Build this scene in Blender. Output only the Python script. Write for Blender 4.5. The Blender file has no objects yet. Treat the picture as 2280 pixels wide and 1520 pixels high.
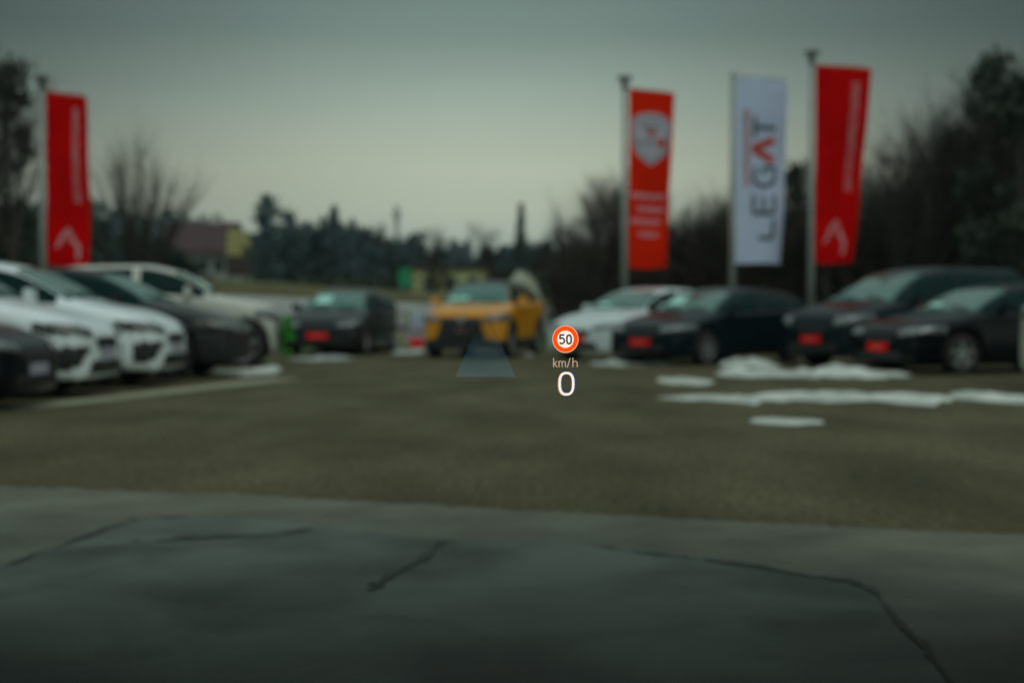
import bpy, bmesh, math, random
from mathutils import Vector, Matrix, noise
C = bpy.context.scene.collection
R = math.radians
random.seed(7)

# ------------------------------------------------------------------ camera
F = 3167.0            # focal length in photo pixels (50 mm on 36 mm, 2280 px)
HZ = 695.0            # horizon row
CH = 0.95             # eye height
cam_d = bpy.data.cameras.new("camera"); cam = bpy.data.objects.new("camera", cam_d); C.objects.link(cam)
cam_d.lens = 50; cam_d.sensor_width = 36
cam_d.clip_start = 0.05; cam_d.clip_end = 6000
cam.location = (0, 0, CH)
cam.rotation_euler = (R(90) - math.atan((760 - HZ) / F), 0, 0)
cam_d.dof.use_dof = True
cam_d.dof.focus_distance = 2.5
cam_d.dof.aperture_fstop = 2.6
bpy.context.scene.camera = cam

def gx(px, D): return (px - 1140.0) / F * D
def gz(py, D): return CH + (HZ - py) / F * D
def gd(py): return CH * F / (py - HZ)

# ------------------------------------------------------------------ world
SUN_EL, SUN_AZ = R(52), R(150)
world = bpy.data.worlds.new("World"); bpy.context.scene.world = world
world.use_nodes = True
nt = world.node_tree; nt.nodes.clear(); N = nt.nodes.new; Lk = nt.links.new
out = N("ShaderNodeOutputWorld"); bg = N("ShaderNodeBackground"); Lk(bg.outputs[0], out.inputs[0])
bg.inputs[1].default_value = 0.1
sky = N("ShaderNodeTexSky"); sky.sky_type = 'NISHITA'; sky.sun_disc = False
sky.sun_elevation = SUN_EL; sky.sun_rotation = SUN_AZ
tc = N("ShaderNodeTexCoord"); sep = N("ShaderNodeSeparateXYZ"); Lk(tc.outputs['Generated'], sep.inputs[0])
# cloud deck: bright gap low over the land, band above darkened as lens vignetting, pale deck overhead
ramp = N("ShaderNodeValToRGB"); el = ramp.color_ramp.elements
stops = [(0.0, (.24, .36, .34)), (.035, (.32, .42, .37)), (.07, (.47, .52, .41)), (.10, (.50, .55, .42)), (.145, (.34, .42, .345)),
         (.19, (.19, .26, .225)), (.25, (.14, .20, .18)), (.40, (.30, .38, .36)), (.70, (.40, .48, .46)), (1.0, (.42, .52, .50))]
el[0].position = stops[0][0]; el[0].color = (*stops[0][1], 1)
el[1].position = 1.0; el[1].color = (*stops[-1][1], 1)
for p, c in stops[1:-1]:
    e = el.new(p); e.color = (*c, 1)
Lk(sep.outputs['Z'], ramp.inputs[0])
def mth(op, a, b=None, clamp=False):
    n = N("ShaderNodeMath"); n.operation = op; n.use_clamp = clamp
    for i, v in enumerate((a, b)):
        if v is None: continue
        if isinstance(v, (int, float)): n.inputs[i].default_value = v
        else: Lk(v, n.inputs[i])
    return n.outputs[0]
az = mth('ARCTAN2', mth('SUBTRACT', sep.outputs['X'], -0.02), sep.outputs['Y'])
g = mth('EXPONENT', mth('MULTIPLY', mth('MULTIPLY', az, az), -1 / (2 * R(12.6) ** 2)))  # sky darkened towards both sides to imitate lens vignetting
g = mth('ADD', mth('MULTIPLY', g, 0.92), 0.08)
rear = mth('MULTIPLY', mth('SUBTRACT', mth('ABSOLUTE', az), 0.75), 1.0, True)   # added brightness behind the camera to light surfaces facing it
g = mth('ADD', g, mth('MULTIPLY', rear, 1.25))
hi = mth('MULTIPLY', mth('SUBTRACT', sep.outputs['Z'], 0.3), 2.6, True)      # overhead the side falloff no longer matters
fac = mth('ADD', mth('MULTIPLY', g, mth('SUBTRACT', 1.0, hi)), hi)
cl = N("ShaderNodeTexNoise"); cl.inputs['Scale'].default_value = 2.2; cl.inputs['Detail'].default_value = 4
mp = N("ShaderNodeMapping"); mp.inputs['Scale'].default_value = (1, 1, 5); Lk(tc.outputs['Generated'], mp.inputs[0]); Lk(mp.outputs[0], cl.inputs[0])
fac = mth('MULTIPLY', fac, mth('ADD', mth('MULTIPLY', cl.outputs[0], 0.34), 0.83))
fac = mth('MULTIPLY', fac, 10.0)
vm = N("ShaderNodeVectorMath"); vm.operation = 'SCALE'; Lk(ramp.outputs[0], vm.inputs[0]); Lk(fac, vm.inputs['Scale'])
mx = N("ShaderNodeMixRGB"); mx.inputs[0].default_value = 0.97; Lk(sky.outputs[0], mx.inputs[1]); Lk(vm.outputs[0], mx.inputs[2])
Lk(mx.outputs[0], bg.inputs[0])
sun_d = bpy.data.lights.new("sun", 'SUN'); sun = bpy.data.objects.new("sun", sun_d); C.objects.link(sun)
sun_d.energy = 0.5; sun_d.angle = R(25); sun_d.color = (1, .97, .88)
sd = Vector((math.sin(SUN_AZ) * math.cos(SUN_EL), math.cos(SUN_AZ) * math.cos(SUN_EL), math.sin(SUN_EL)))
sun.rotation_euler = sd.to_track_quat('Z', 'Y').to_euler()
vs = bpy.context.scene.view_settings
vs.view_transform = 'Standard'; vs.look = 'None'; vs.exposure = 0.0; vs.gamma = 1.0; vs.use_curve_mapping = False

# ------------------------------------------------------------------ materials
def mat(name, col, rough=.6, metal=0.0, spec=.5, coat=0.0, var=0.0, vscale=3.0, bump=0.0, bscale=40, detail=5, col2=None, transl=0.0, vstretch=(1, 1, 1)):
    m = bpy.data.materials.new(name); m.use_nodes = True
    t = m.node_tree; b = t.nodes['Principled BSDF']
    b.inputs['Roughness'].default_value = rough; b.inputs['Metallic'].default_value = metal
    b.inputs['Specular IOR Level'].default_value = spec; b.inputs['Coat Weight'].default_value = coat
    b.inputs['Coat Roughness'].default_value = .06
    b.inputs['Base Color'].default_value = (*col, 1)
    co = t.nodes.new("ShaderNodeTexCoord")
    if var or col2:
        n = t.nodes.new("ShaderNodeTexNoise"); n.inputs['Scale'].default_value = vscale; n.inputs['Detail'].default_value = detail
        mpn = t.nodes.new("ShaderNodeMapping"); mpn.inputs['Scale'].default_value = vstretch
        t.links.new(co.outputs['Object'], mpn.inputs[0]); t.links.new(mpn.outputs[0], n.inputs[0])
        r = t.nodes.new("ShaderNodeValToRGB"); r.color_ramp.elements[0].position = .32; r.color_ramp.elements[1].position = .68
        a = col; c2 = col2 or tuple(min(1, c * (1 + var)) for c in col); a = col if col2 else tuple(c * (1 - var) for c in col)
        r.color_ramp.elements[0].color = (*a, 1); r.color_ramp.elements[1].color = (*c2, 1)
        t.links.new(n.outputs[0], r.inputs[0]); t.links.new(r.outputs[0], b.inputs['Base Color'])
    if bump:
        n2 = t.nodes.new("ShaderNodeTexNoise"); n2.inputs['Scale'].default_value = bscale; n2.inputs['Detail'].default_value = 4
        t.links.new(co.outputs['Object'], n2.inputs[0])
        bp = t.nodes.new("ShaderNodeBump"); bp.inputs['Strength'].default_value = bump; bp.inputs['Distance'].default_value = .02
        t.links.new(n2.outputs[0], bp.inputs['Height']); t.links.new(bp.outputs[0], b.inputs['Normal'])
    if transl:
        tr = t.nodes.new("ShaderNodeBsdfTranslucent"); tr.inputs[0].default_value = (*col, 1)
        ms = t.nodes.new("ShaderNodeMixShader"); ms.inputs[0].default_value = transl
        o = t.nodes['Material Output']
        t.links.new(b.outputs[0], ms.inputs[1]); t.links.new(tr.outputs[0], ms.inputs[2]); t.links.new(ms.outputs[0], o.inputs[0])
    return m
def emis(name, col, strength, additive=False, fade=None):
    m = bpy.data.materials.new(name); m.use_nodes = True; t = m.node_tree; t.nodes.clear()
    o = t.nodes.new("ShaderNodeOutputMaterial"); e = t.nodes.new("ShaderNodeEmission")
    e.inputs[0].default_value = (*col, 1); e.inputs[1].default_value = strength
    if additive:
        tr = t.nodes.new("ShaderNodeBsdfTransparent"); ad = t.nodes.new("ShaderNodeAddShader")
        if additive is not True: tr.inputs[0].default_value = (additive, additive, additive, 1)
        t.links.new(tr.outputs[0], ad.inputs[0]); t.links.new(e.outputs[0], ad.inputs[1]); t.links.new(ad.outputs[0], o.inputs[0])
        if fade:
            co = t.nodes.new("ShaderNodeTexCoord"); sp = t.nodes.new("ShaderNodeSeparateXYZ"); t.links.new(co.outputs['Object'], sp.inputs[0])
            mr = t.nodes.new("ShaderNodeMapRange"); mr.inputs[1].default_value = fade[0]; mr.inputs[2].default_value = fade[1]
            mr.inputs[3].default_value = strength; mr.inputs[4].default_value = 0.0
            t.links.new(sp.outputs['Z'], mr.inputs[0]); t.links.new(mr.outputs[0], e.inputs[1])
    else:
        t.links.new(e.outputs[0], o.inputs[0])
    return m

M = {}
M['asphalt'] = mat('asphalt', (.058, .053, .022), .9, spec=.3, col2=(.130, .118, .056), vscale=1.1, bump=.8, bscale=25, detail=14, vstretch=(1, .4, 1))
def add_grain(m, scale, lo, hi):
    t = m.node_tree; b = t.nodes['Principled BSDF']; src = b.inputs['Base Color'].links[0].from_socket
    co = t.nodes.new("ShaderNodeTexCoord"); mp_ = t.nodes.new("ShaderNodeMapping"); mp_.inputs['Scale'].default_value = (1, .35, 1)
    n = t.nodes.new("ShaderNodeTexNoise"); n.inputs['Scale'].default_value = scale; n.inputs['Detail'].default_value = 3
    r = t.nodes.new("ShaderNodeValToRGB"); r.color_ramp.elements[0].position = .38; r.color_ramp.elements[1].position = .62
    r.color_ramp.elements[0].color = (lo, lo, lo, 1); r.color_ramp.elements[1].color = (hi, hi, hi, 1)
    x = t.nodes.new("ShaderNodeMixRGB"); x.blend_type = 'MULTIPLY'; x.inputs[0].default_value = 1
    t.links.new(co.outputs['Object'], mp_.inputs[0]); t.links.new(mp_.outputs[0], n.inputs[0]); t.links.new(n.outputs[0], r.inputs[0])
    t.links.new(src, x.inputs[1]); t.links.new(r.outputs[0], x.inputs[2]); t.links.new(x.outputs[0], b.inputs['Base Color'])
add_grain(M['asphalt'], 24, .66, 1.14)
M['line'] = mat('paver_strip', (.24, .25, .16), .8, col2=(.34, .35, .24), vscale=3)
M['snow'] = mat('snow', (.36, .41, .35), .7, col2=(.74, .80, .74), vscale=2.2, bump=.5, bscale=6)
M['oldsnow'] = mat('old_snow', (.18, .20, .18), .8, col2=(.40, .44, .41), vscale=.5)
M['grass'] = mat('grass', (.03, .10, .02), .9, col2=(.06, .17, .03), vscale=5)
M['dry_grass'] = mat('dry_grass', (.055, .056, .02), .95, col2=(.12, .11, .035), vscale=.4)
M['field'] = mat('field', (.05, .065, .035), .95, col2=(.1, .1, .05), vscale=.03)
M['tyre'] = mat('tyre', (.012, .012, .012), .8, var=.2)
M['rim'] = mat('rim', (.34, .37, .38), .35, .6, var=.1)
M['black'] = mat('black_plastic', (.012, .014, .016), .5, var=.2)
M['under'] = mat('underbody', (.006, .006, .006), .9, var=.2)
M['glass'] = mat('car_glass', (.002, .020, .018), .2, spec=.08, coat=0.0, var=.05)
M['screen'] = mat('windscreen_glass', (.016, .125, .095), .10, spec=.8, coat=.3, var=.1)  # sky reflection and tint are painted into the teal base colour
M['lamp'] = mat('headlamp_glass', (.17, .19, .19), .18, .4, coat=1, var=.15, vscale=9)
M['darklamp'] = mat('smoked_headlamp', (.05, .055, .05), .2, .3, coat=1, var=.5, vscale=12)
M['tail'] = mat('taillamp', (.30, .01, .01), .25, coat=1, var=.2)
M['redplate'] = mat('red_plate', (.95, .012, .008), .7, spec=.1, var=.08)
M['plate'] = mat('plate_print', (.60, .30, .28), .5, var=.1)
M['bluewhite'] = mat('plate_face', (.32, .36, .42), .5, var=.2)
M['sticker'] = mat('price_sheet', (.42, .80, .70), .6, var=.05)
M['pole'] = mat('pole_metal', (.30, .33, .30), .45, .3, var=.15, vscale=2)
M['cap'] = mat('pole_cap', (.05, .055, .05), .5, var=.2)
M['redflag'] = mat('red_cloth', (.70, .0012, .0012), .9, spec=.05, var=.15, vscale=1.2, transl=.35)
M['orangeflag'] = mat('orange_red_cloth', (.88, .030, .003), .9, spec=.05, var=.12, vscale=1.2, transl=.4)
M['whiteflag'] = mat('white_cloth', (.68, .77, .95), .9, spec=.1, var=.07, vscale=1.2, transl=.35)
M['pinkprint'] = mat('flag_print_white', (.80, .52, .56), .8, var=.08, transl=.4)
M['badge'] = mat('flag_print_badge', (.62, .70, .82), .8, var=.08, transl=.4)
M['greyprint'] = mat('flag_print_grey', (.06, .07, .08), .8, var=.1, transl=.15)
M['redprint'] = mat('flag_print_red', (.72, .10, .06), .8, var=.1, transl=.4)
M['paleredprint'] = mat('flag_print_pale_red', (.62, .42, .47), .8, var=.1, transl=.4)
M['bark'] = mat('bark', (.035, .030, .020), .9, var=.3)
M['twig'] = mat('twigs', (.036, .034, .024), .95, var=.35, vscale=1)
M['twig_brown'] = mat('brown_twigs', (.026, .016, .009), .95, var=.35, vscale=1)
M['needle'] = mat('needles', (.030, .058, .048), .9, var=.35, vscale=1)
M['ivy'] = mat('ivy_leaves', (.018, .030, .014), .8, var=.35, vscale=2)
M['housewall'] = mat('render_wall', (.44, .46, .42), .9, var=.07)
M['roofred'] = mat('roof_tiles', (.065, .040, .042), .85, var=.2, vscale=2, bump=.3, bscale=5)
M['yellow'] = mat('yellow_wall', (.36, .34, .12), .9, var=.12)
M['paleyellow'] = mat('pale_yellow_wall', (.56, .60, .28), .9, var=.3)
M['greensign'] = mat('green_panel', (.006, .26, .10), .6, var=.1)
M['darkwin'] = mat('window_glass', (.02, .03, .035), .1, spec=.8, var=.1)
M['wood'] = mat('dark_wood', (.05, .035, .025), .8, var=.2)
M['shade_wall'] = mat('shade_wall_grey', (.05, .05, .05), .9, var=.1)  # only for the added porch that shades the near paving

# concrete apron: slab with stains, a paler border and cracks that have their own shapes
def apron_mat():
    m = bpy.data.materials.new('apron_concrete'); m.use_nodes = True; t = m.node_tree; b = t.nodes['Principled BSDF']
    b.inputs['Roughness'].default_value = .75
    co = t.nodes.new("ShaderNodeTexCoord")
    n = t.nodes.new("ShaderNodeTexNoise"); n.inputs['Scale'].default_value = 1.5; n.inputs['Detail'].default_value = 10; n.inputs['Distortion'].default_value = .5
    t.links.new(co.outputs['Object'], n.inputs[0])
    r = t.nodes.new("ShaderNodeValToRGB"); r.color_ramp.elements[0].position = .33; r.color_ramp.elements[1].position = .62
    r.color_ramp.elements[0].color = (.062, .076, .054, 1); r.color_ramp.elements[1].color = (.152, .192, .150, 1)
    t.links.new(n.outputs[0], r.inputs[0]); t.links.new(r.outputs[0], b.inputs['Base Color'])
    n2 = t.nodes.new("ShaderNodeTexNoise"); n2.inputs['Scale'].default_value = 60; t.links.new(co.outputs['Object'], n2.inputs[0])
    bp = t.nodes.new("ShaderNodeBump"); bp.inputs['Strength'].default_value = .3; bp.inputs['Distance'].default_value = .01
    t.links.new(n2.outputs[0], bp.inputs['Height']); t.links.new(bp.outputs[0], b.inputs['Normal'])
    return m
M['apron'] = apron_mat()
M['border'] = mat('border_concrete', (.10, .105, .075), .8, col2=(.175, .185, .135), vscale=2.2, detail=10, bump=.3, bscale=50)
M['crack'] = mat('tar_crack', (.066, .076, .056), .85, var=.3, vscale=8)
M['tar'] = mat('tar_stain', (.062, .070, .054), .8, var=.3, vscale=6)

# ------------------------------------------------------------------ mesh helpers
def link(name, verts, faces, m, parent=None, smooth=False, midx=None):
    me = bpy.data.meshes.new(name); me.from_pydata([tuple(v) for v in verts], [], faces)
    for mm in (m if isinstance(m, (list, tuple)) else [m]): me.materials.append(mm)
    if midx: me.polygons.foreach_set('material_index', midx)
    if smooth: me.polygons.foreach_set('use_smooth', [True] * len(me.polygons))
    me.update()
    o = bpy.data.objects.new(name, me); C.objects.link(o)
    if parent: o.parent = parent
    return o
class MB:
    def __init__(s): s.v = []; s.f = []
    def add(s, v, f):
        k = len(s.v); s.v += [tuple(p) for p in v]; s.f += [tuple(i + k for i in q) for q in f]
    def box(s, c, d, rz=0, taper=1.0):
        vs = []
        for z in (-1, 1):
            k = taper if z > 0 else 1
            for x, y in ((-1, -1), (1, -1), (1, 1), (-1, 1)):
                p = Vector((x * d[0] / 2 * k, y * d[1] / 2 * k, z * d[2] / 2)); p.rotate(Matrix.Rotation(rz, 3, 'Z')); vs.append(p + Vector(c))
        s.add(vs, [(3, 2, 1, 0), (4, 5, 6, 7), (0, 1, 5, 4), (1, 2, 6, 5), (2, 3, 7, 6), (3, 0, 4, 7)])
    def tube(s, a, b, ra, rb, n=6, cap=True):
        a = Vector(a); b = Vector(b); d = (b - a)
        if d.length < 1e-6: return
        d.normalize(); u = d.orthogonal().normalized(); w = d.cross(u)
        vs = [a + (u * math.cos(t) + w * math.sin(t)) * ra for t in [2 * math.pi * i / n for i in range(n)]] + \
             [b + (u * math.cos(t) + w * math.sin(t)) * rb for t in [2 * math.pi * i / n for i in range(n)]]
        fs = [(i, (i + 1) % n, n + (i + 1) % n, n + i) for i in range(n)]
        if cap: fs += [tuple(range(n))[::-1], tuple(range(n, 2 * n))]
        s.add(vs, fs)
    def build(s, name, m, parent=None, smooth=False): return link(name, s.v, s.f, m, parent, smooth)
def tag(o, label=None, cat=None, group=None, kind=None):
    if label: o['label'] = label
    if cat: o['category'] = cat
    if group: o['group'] = group
    if kind: o['kind'] = kind
    return o
def empty(name, loc, rz=0, label=None, cat=None, group=None):
    o = bpy.data.objects.new(name, None); C.objects.link(o); o.location = loc; o.rotation_euler = (0, 0, rz)
    o.empty_display_size = .2
    return tag(o, label, cat, group)
def copy_tree(o, parent=None):
    c = o.copy(); C.objects.link(c)
    if parent: c.parent = parent
    for ch in [x for x in o.children]: copy_tree(ch, c)
    return c

# ------------------------------------------------------------------ ground & terrain
def sstep(a, b, x):
    t = max(0, min(1, (x - a) / (b - a))); return t * t * (3 - 2 * t)
def terr(x, y):
    h = 0
    # land rising gently to the left behind the lot, wooded hill far left, low ridge in the middle distance
    h += 4.2 * sstep(70, 190, y) * sstep(30, -25, x - (y - 100) * .05)
    h += 1.6 * sstep(80, 160, y)
    h += 25 * sstep(240, 450, y) * sstep(-30, -105, x)
    h += 24 * sstep(500, 1000, y) * (0.75 + .25 * math.sin(x * .006 + 1))
    h += 9 * sstep(42, 85, y) * sstep(14, 32, x)
    return h
ys = [-60, -20, 0, 20, 36, 42, 50, 60, 70, 80, 90, 100, 115, 130, 150, 170, 190, 220, 260, 300, 350, 400, 450, 520, 600, 700, 800, 900, 1000, 1300, 1800, 2600]
xs = [i * 8 for i in range(-14, 15)]; xs = [-2600, -1500, -900, -600, -420, -300, -220, -160] + xs + [160, 220, 300, 420, 600, 900, 1500, 2600]
v = [(x, y, terr(x, y) - .03) for y in ys for x in xs]; nx = len(xs)
f = [(j * nx + i, j * nx + i + 1, (j + 1) * nx + i + 1, (j + 1) * nx + i) for j in range(len(ys) - 1) for i in range(nx - 1)]
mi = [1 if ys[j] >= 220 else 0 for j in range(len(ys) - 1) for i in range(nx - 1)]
M['hazed_woodland'] = mat('hazed_woodland', (.030, .062, .068), .95, col2=(.05, .088, .092), vscale=.05)  # blue of the distance haze is put into this hill colour
tag(link('terrain', v, f, [M['field'], M['hazed_woodland']], smooth=True, midx=mi), kind='structure')
def sheet(name, pts, z, m, sub=None):
    o = link(name, [(x, y, z) for x, y in pts], [tuple(range(len(pts)))], m); return o
tag(sheet('parking_lot', [(-30, -12), (30, -12), (30, 37), (-30, 37)], 0.0, M['asphalt']), kind='structure')
# green verge behind the left row
v = []; f = []
for i in range(31):
    x = -40 + i * 2.9; 
    for y, z in ((36.2, .02), (37, .10), (41, .2), (46, .15)): v.append((x, y, z + .03 * math.sin(i * 2.1 + y)))
for i in range(30):
    for k in range(3): a = i * 4 + k; f.append((a, a + 4, a + 5, a + 1))
tag(link('verge', v, f, M['grass'], smooth=True), kind='structure')
mb = MB()
for i in range(9000):
    x = random.uniform(-12, 14); y = random.uniform(36.5, 41); h = random.uniform(.12, .4); a = random.uniform(0, 3.14); w = .02
    mb.add([(x - w * math.cos(a), y - w * math.sin(a), .08), (x + w * math.cos(a), y + w * math.sin(a), .08), (x + random.uniform(-.08, .08), y + random.uniform(-.08, .08), .1 + h)], [(0, 1, 2)])
tag(mb.build('grass', M['grass']), 'green grass growing on the verge behind the parked cars', 'grass', kind='stuff')

# embankment with snow slope and dry grass crest, falling towards the right
v = []; f = []; mi = []
prof = [(53, .55), (55, .8), (57.5, 1.35), (60, 1.9), (61.2, 2.35), (63, 2.5), (70, 2.3), (80, 1.5)]
nxs = 60
for i in range(nxs + 1):
    x = -34 + i * 1.2
    hgt = 1.25 - .5 * sstep(-20, 4, x) - .5 * sstep(2, 30, x)
    for k, (y, z) in enumerate(prof):
        v.append((x, y, .0 + (z - .4) * hgt + .06 * noise.noise(Vector((x * .8, y * .8, 0)))))
n = len(prof)
for i in range(nxs):
    for k in range(n - 1):
        f.append((i * n + k, (i + 1) * n + k, (i + 1) * n + k + 1, i * n + k + 1)); mi.append(0 if k < 3 and noise.noise(Vector((i * .35, k * .9, 3))) > -.22 else 1)
tag(link('embankment', v, f, [M['oldsnow'], M['dry_grass']], smooth=True, midx=mi), kind='structure')

# strip of pavers along the left row
p0 = (gx(-160, gd(932)), gd(932)); p1 = (gx(640, gd(842)), gd(842))
d = Vector((p1[0] - p0[0], p1[1] - p0[1])).normalized(); nn = Vector((-d.y, d.x)) * .23
mb = MB()
pts = []
for i in range(41):
    t = i / 40; c = Vector(p0).lerp(Vector(p1), t); w = 1 + .15 * noise.noise(Vector((t * 30, 0, 0)))
    pts.append((c + nn * w, c - nn * w))
vv = []; ff = []
for i, (a, b) in enumerate(pts): vv += [(a.x, a.y, .005), (b.x, b.y, .005)]
for i in range(40): ff.append((2 * i, 2 * i + 1, 2 * i + 3, 2 * i + 2))
tag(link('paver_line', vv, ff, M['line']), kind='structure')

# ------------------------------------------------------------------ foreground concrete
def gp(px, py): D = gd(py); return (gx(px, D), D)
def interp(pl, x):
    for (a, b), (c, d) in zip(pl, pl[1:]):
        if a <= x <= c: return b + (d - b) * (x - a) / (c - a)
    return pl[-1][1]
edge = [(-1500, 1075), (0, 1086), (300, 1096), (600, 1108), (1140, 1138), (1700, 1168), (2280, 1195), (3600, 1240)]
pe = []
for i in range(241):
    px = -1500 + 5100 * i / 240; pe.append(gp(px, interp(edge, px) + 5 * noise.noise(Vector((px * .011, 3, 0))) + 4 * noise.noise(Vector((px * .04, 8, 0)))))
poly = [(-9, -10), (9, -10)] + [(x, y) for x, y in pe[::-1]]
tag(sheet('concrete_border', poly, .006, M['border']), kind='structure')
inner = [(-700, 1700), (-300, 1420), (-60, 1290), (100, 1235), (250, 1175), (380, 1155), (560, 1158), (760, 1180), (940, 1205), (1140, 1212), (1400, 1226), (1600, 1252), (1800, 1285), (1900, 1300), (1960, 1335), (2040, 1430), (2120, 1530), (2200, 1700)]
pi_ = []
for (a, b), (c, d_) in zip(inner, inner[1:]):
    for k in range(5):
        t = k / 5; px = a + (c - a) * t; py = b + (d_ - b) * t + 3 * noise.noise(Vector((px * .02, 1, 0))); pi_.append(gp(px, py))
poly = [(-1.2, -2), (1.6, -2)] + pi_[::-1]
tag(sheet('concrete_apron', poly, .010, M['apron']), kind='structure')
def ribbon(mb, pts, w, z):
    P = [Vector(gp(*p)) for p in pts]; Q = []
    for a, b in zip(P, P[1:]):
        for k in range(8): Q.append(a.lerp(b, k / 8))
    Q.append(P[-1]); vs = []; fs = []
    for i, p in enumerate(Q):
        d = (Q[min(i + 1, len(Q) - 1)] - Q[max(i - 1, 0)]).normalized(); nrm = Vector((-d.y, d.x))
        ww = w * max(.22, 1 + 1.5 * noise.noise(Vector((i * .37, w * 50, 0)))) * (.35 + .65 * min(1, min(i, len(Q) - 1 - i) / 4))
        j = .03 * noise.noise(Vector((i * .5, 5, w)))
        vs += [(*(p + nrm * (ww + j)), z), (*(p - nrm * (ww - j)), z)]
    for i in range(len(Q) - 1): fs.append((2 * i, 2 * i + 1, 2 * i + 3, 2 * i + 2))
    mb.add(vs, fs)
mb = MB()
ribbon(mb, [(1010, 1210), (975, 1218), (950, 1245), (905, 1272), (850, 1300), (825, 1325)], .013, .0145)
ribbon(mb, [(1320, 1222), (1500, 1246), (1640, 1262), (1790, 1288), (1900, 1302), (1950, 1325), (2000, 1390), (2060, 1450), (2110, 1520), (2180, 1640)], .011, .0145)
ribbon(mb, [(-60, 1290), (60, 1248), (200, 1196), (300, 1162), (420, 1156)], .012, .0145)
ribbon(mb, [(280, 1212), (390, 1210), (470, 1203), (580, 1200), (700, 1182)], .013, .0145)
tag(mb.build('tarred_cracks', M['crack']), 'dark tarred cracks running across the grey concrete apron', 'cracks', kind='structure')
mb = MB()
def blob(mb, cx, cy, rx, ry, z, seed, n=26):
    c = gp(cx, cy); D = c[1]; vs = [(c[0], c[1], z)]
    for i in range(n):
        a = 2 * math.pi * i / n; k = 1 + .45 * noise.noise(Vector((math.cos(a) * 1.4, math.sin(a) * 1.4, seed)))
        q = gp(cx + rx * k * math.cos(a), cy - ry * k * math.sin(a)); vs.append((q[0], q[1], z))
    mb.add(vs, [(0, 1 + i, 1 + (i + 1) % n) for i in range(n)])
for i, b in enumerate([(415, 1205, 30, 5)]):
    blob(mb, *b, .0125, i * 3.1)
tag(mb.build('damp_stains', M['tar']), 'dark damp stains on the concrete apron', 'stains', kind='structure')
# ------------------------------------------------------------------ snow patches
def snow(px0, px1, py, thick, hgt, label, seed, m='snow'):
    D = gd(py); x0, x1 = gx(px0, D), gx(px1, D); L = x1 - x0; nx, ny = max(24, int(L * 12)), 14
    dy = gd(py - thick / 2) - gd(py + thick / 2)
    vs = []; fs = []
    for i in range(nx + 1):
        u = i / nx
        for j in range(ny + 1):
            w = j / ny; s = w * 2 - 1; e = max(0, 1 - abs(2 * u - 1) ** 2.6) ** .6
            e *= .72 + .75 * noise.noise(Vector((u * L * 1.7, s > 0 and 2 or 5, seed))) + .45 * noise.noise(Vector((u * L * 5, s > 0 and 2 or 5, seed)))
            y = s * dy / 2 * e
            k = max(0, 1 - s * s) * e
            z = hgt * k * max(.12, .62 + 1.5 * noise.noise(Vector((u * L * 1.6, y * 1.1, seed + 9)))) 
            vs.append((x0 + u * L - (x0 + x1) / 2, y, z + .004))
    for i in range(nx):
        for j in range(ny): a = i * (ny + 1) + j; fs.append((a, a + ny + 1, a + ny + 2, a + 1))
    o = link('snow_patch', vs, fs, M[m], smooth=True); o.location = ((x0 + x1) / 2, D, .002)
    tag(o, label, 'snow', 'leftover snow patches on the asphalt')
snow(1460, 2420, 887, 25, .08, 'longest strip of leftover snow running to the right edge of the lot', 1)
snow(1670, 1835, 940, 20, .05, 'small isolated snow patch nearest the camera, right of centre', 2)
snow(1465, 1590, 850, 20, .06, 'short snow patch at the left end between the long snow strip and the dark hatchback', 3)
snow(1590, 2030, 834, 19, .14, 'lumpy heap of snow ploughed up in front of the dark cars', 4)
snow(1600, 1740, 816, 10, .20, 'highest knob of ploughed snow beside the wheel of the dark hatchback', 44)
snow(1310, 1500, 810, 14, .12, 'thin snow strip in front of the silver-white car', 5)
snow(475, 615, 830, 20, .12, 'snow patch beside the pale strip of pavers in front of the grey left car', 6)
snow(640, 790, 799, 10, .08, 'thin snow under the nose of the dark hatchback with the red plate left of centre', 7, 'oldsnow')
snow(1140, 1190, 790, 12, .10, 'snow patch under the mustard crossover', 8)
snow(870, 950, 783, 16, .12, 'snow patch between the mustard crossover and the dark hatchback left of it', 9)

# ------------------------------------------------------------------ cars
def pchip(pts):
    xs_ = [p[0] for p in pts]; zs = [p[1] for p in pts]
    def fn(x):
        if x <= xs_[0]: return zs[0]
        if x >= xs_[-1]: return zs[-1]
        for i in range(len(xs_) - 1):
            if x <= xs_[i + 1]:
                h = xs_[i + 1] - xs_[i]; t = (x - xs_[i]) / h
                s = lambda k: (zs[k + 1] - zs[k]) / (xs_[k + 1] - xs_[k])
                def m(k):
                    if k == 0 or k == len(xs_) - 1: return s(min(k, len(xs_) - 2)) if k == 0 else s(k - 1)
                    a, b = s(k - 1), s(k); return 0 if a * b <= 0 else 2 * a * b / (a + b)
                m0, m1 = m(i) * h, m(i + 1) * h
                return (2*t**3-3*t*t+1)*zs[i] + (t**3-2*t*t+t)*m0 + (-2*t**3+3*t*t)*zs[i+1] + (t**3-t*t)*m1
    return fn
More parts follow.
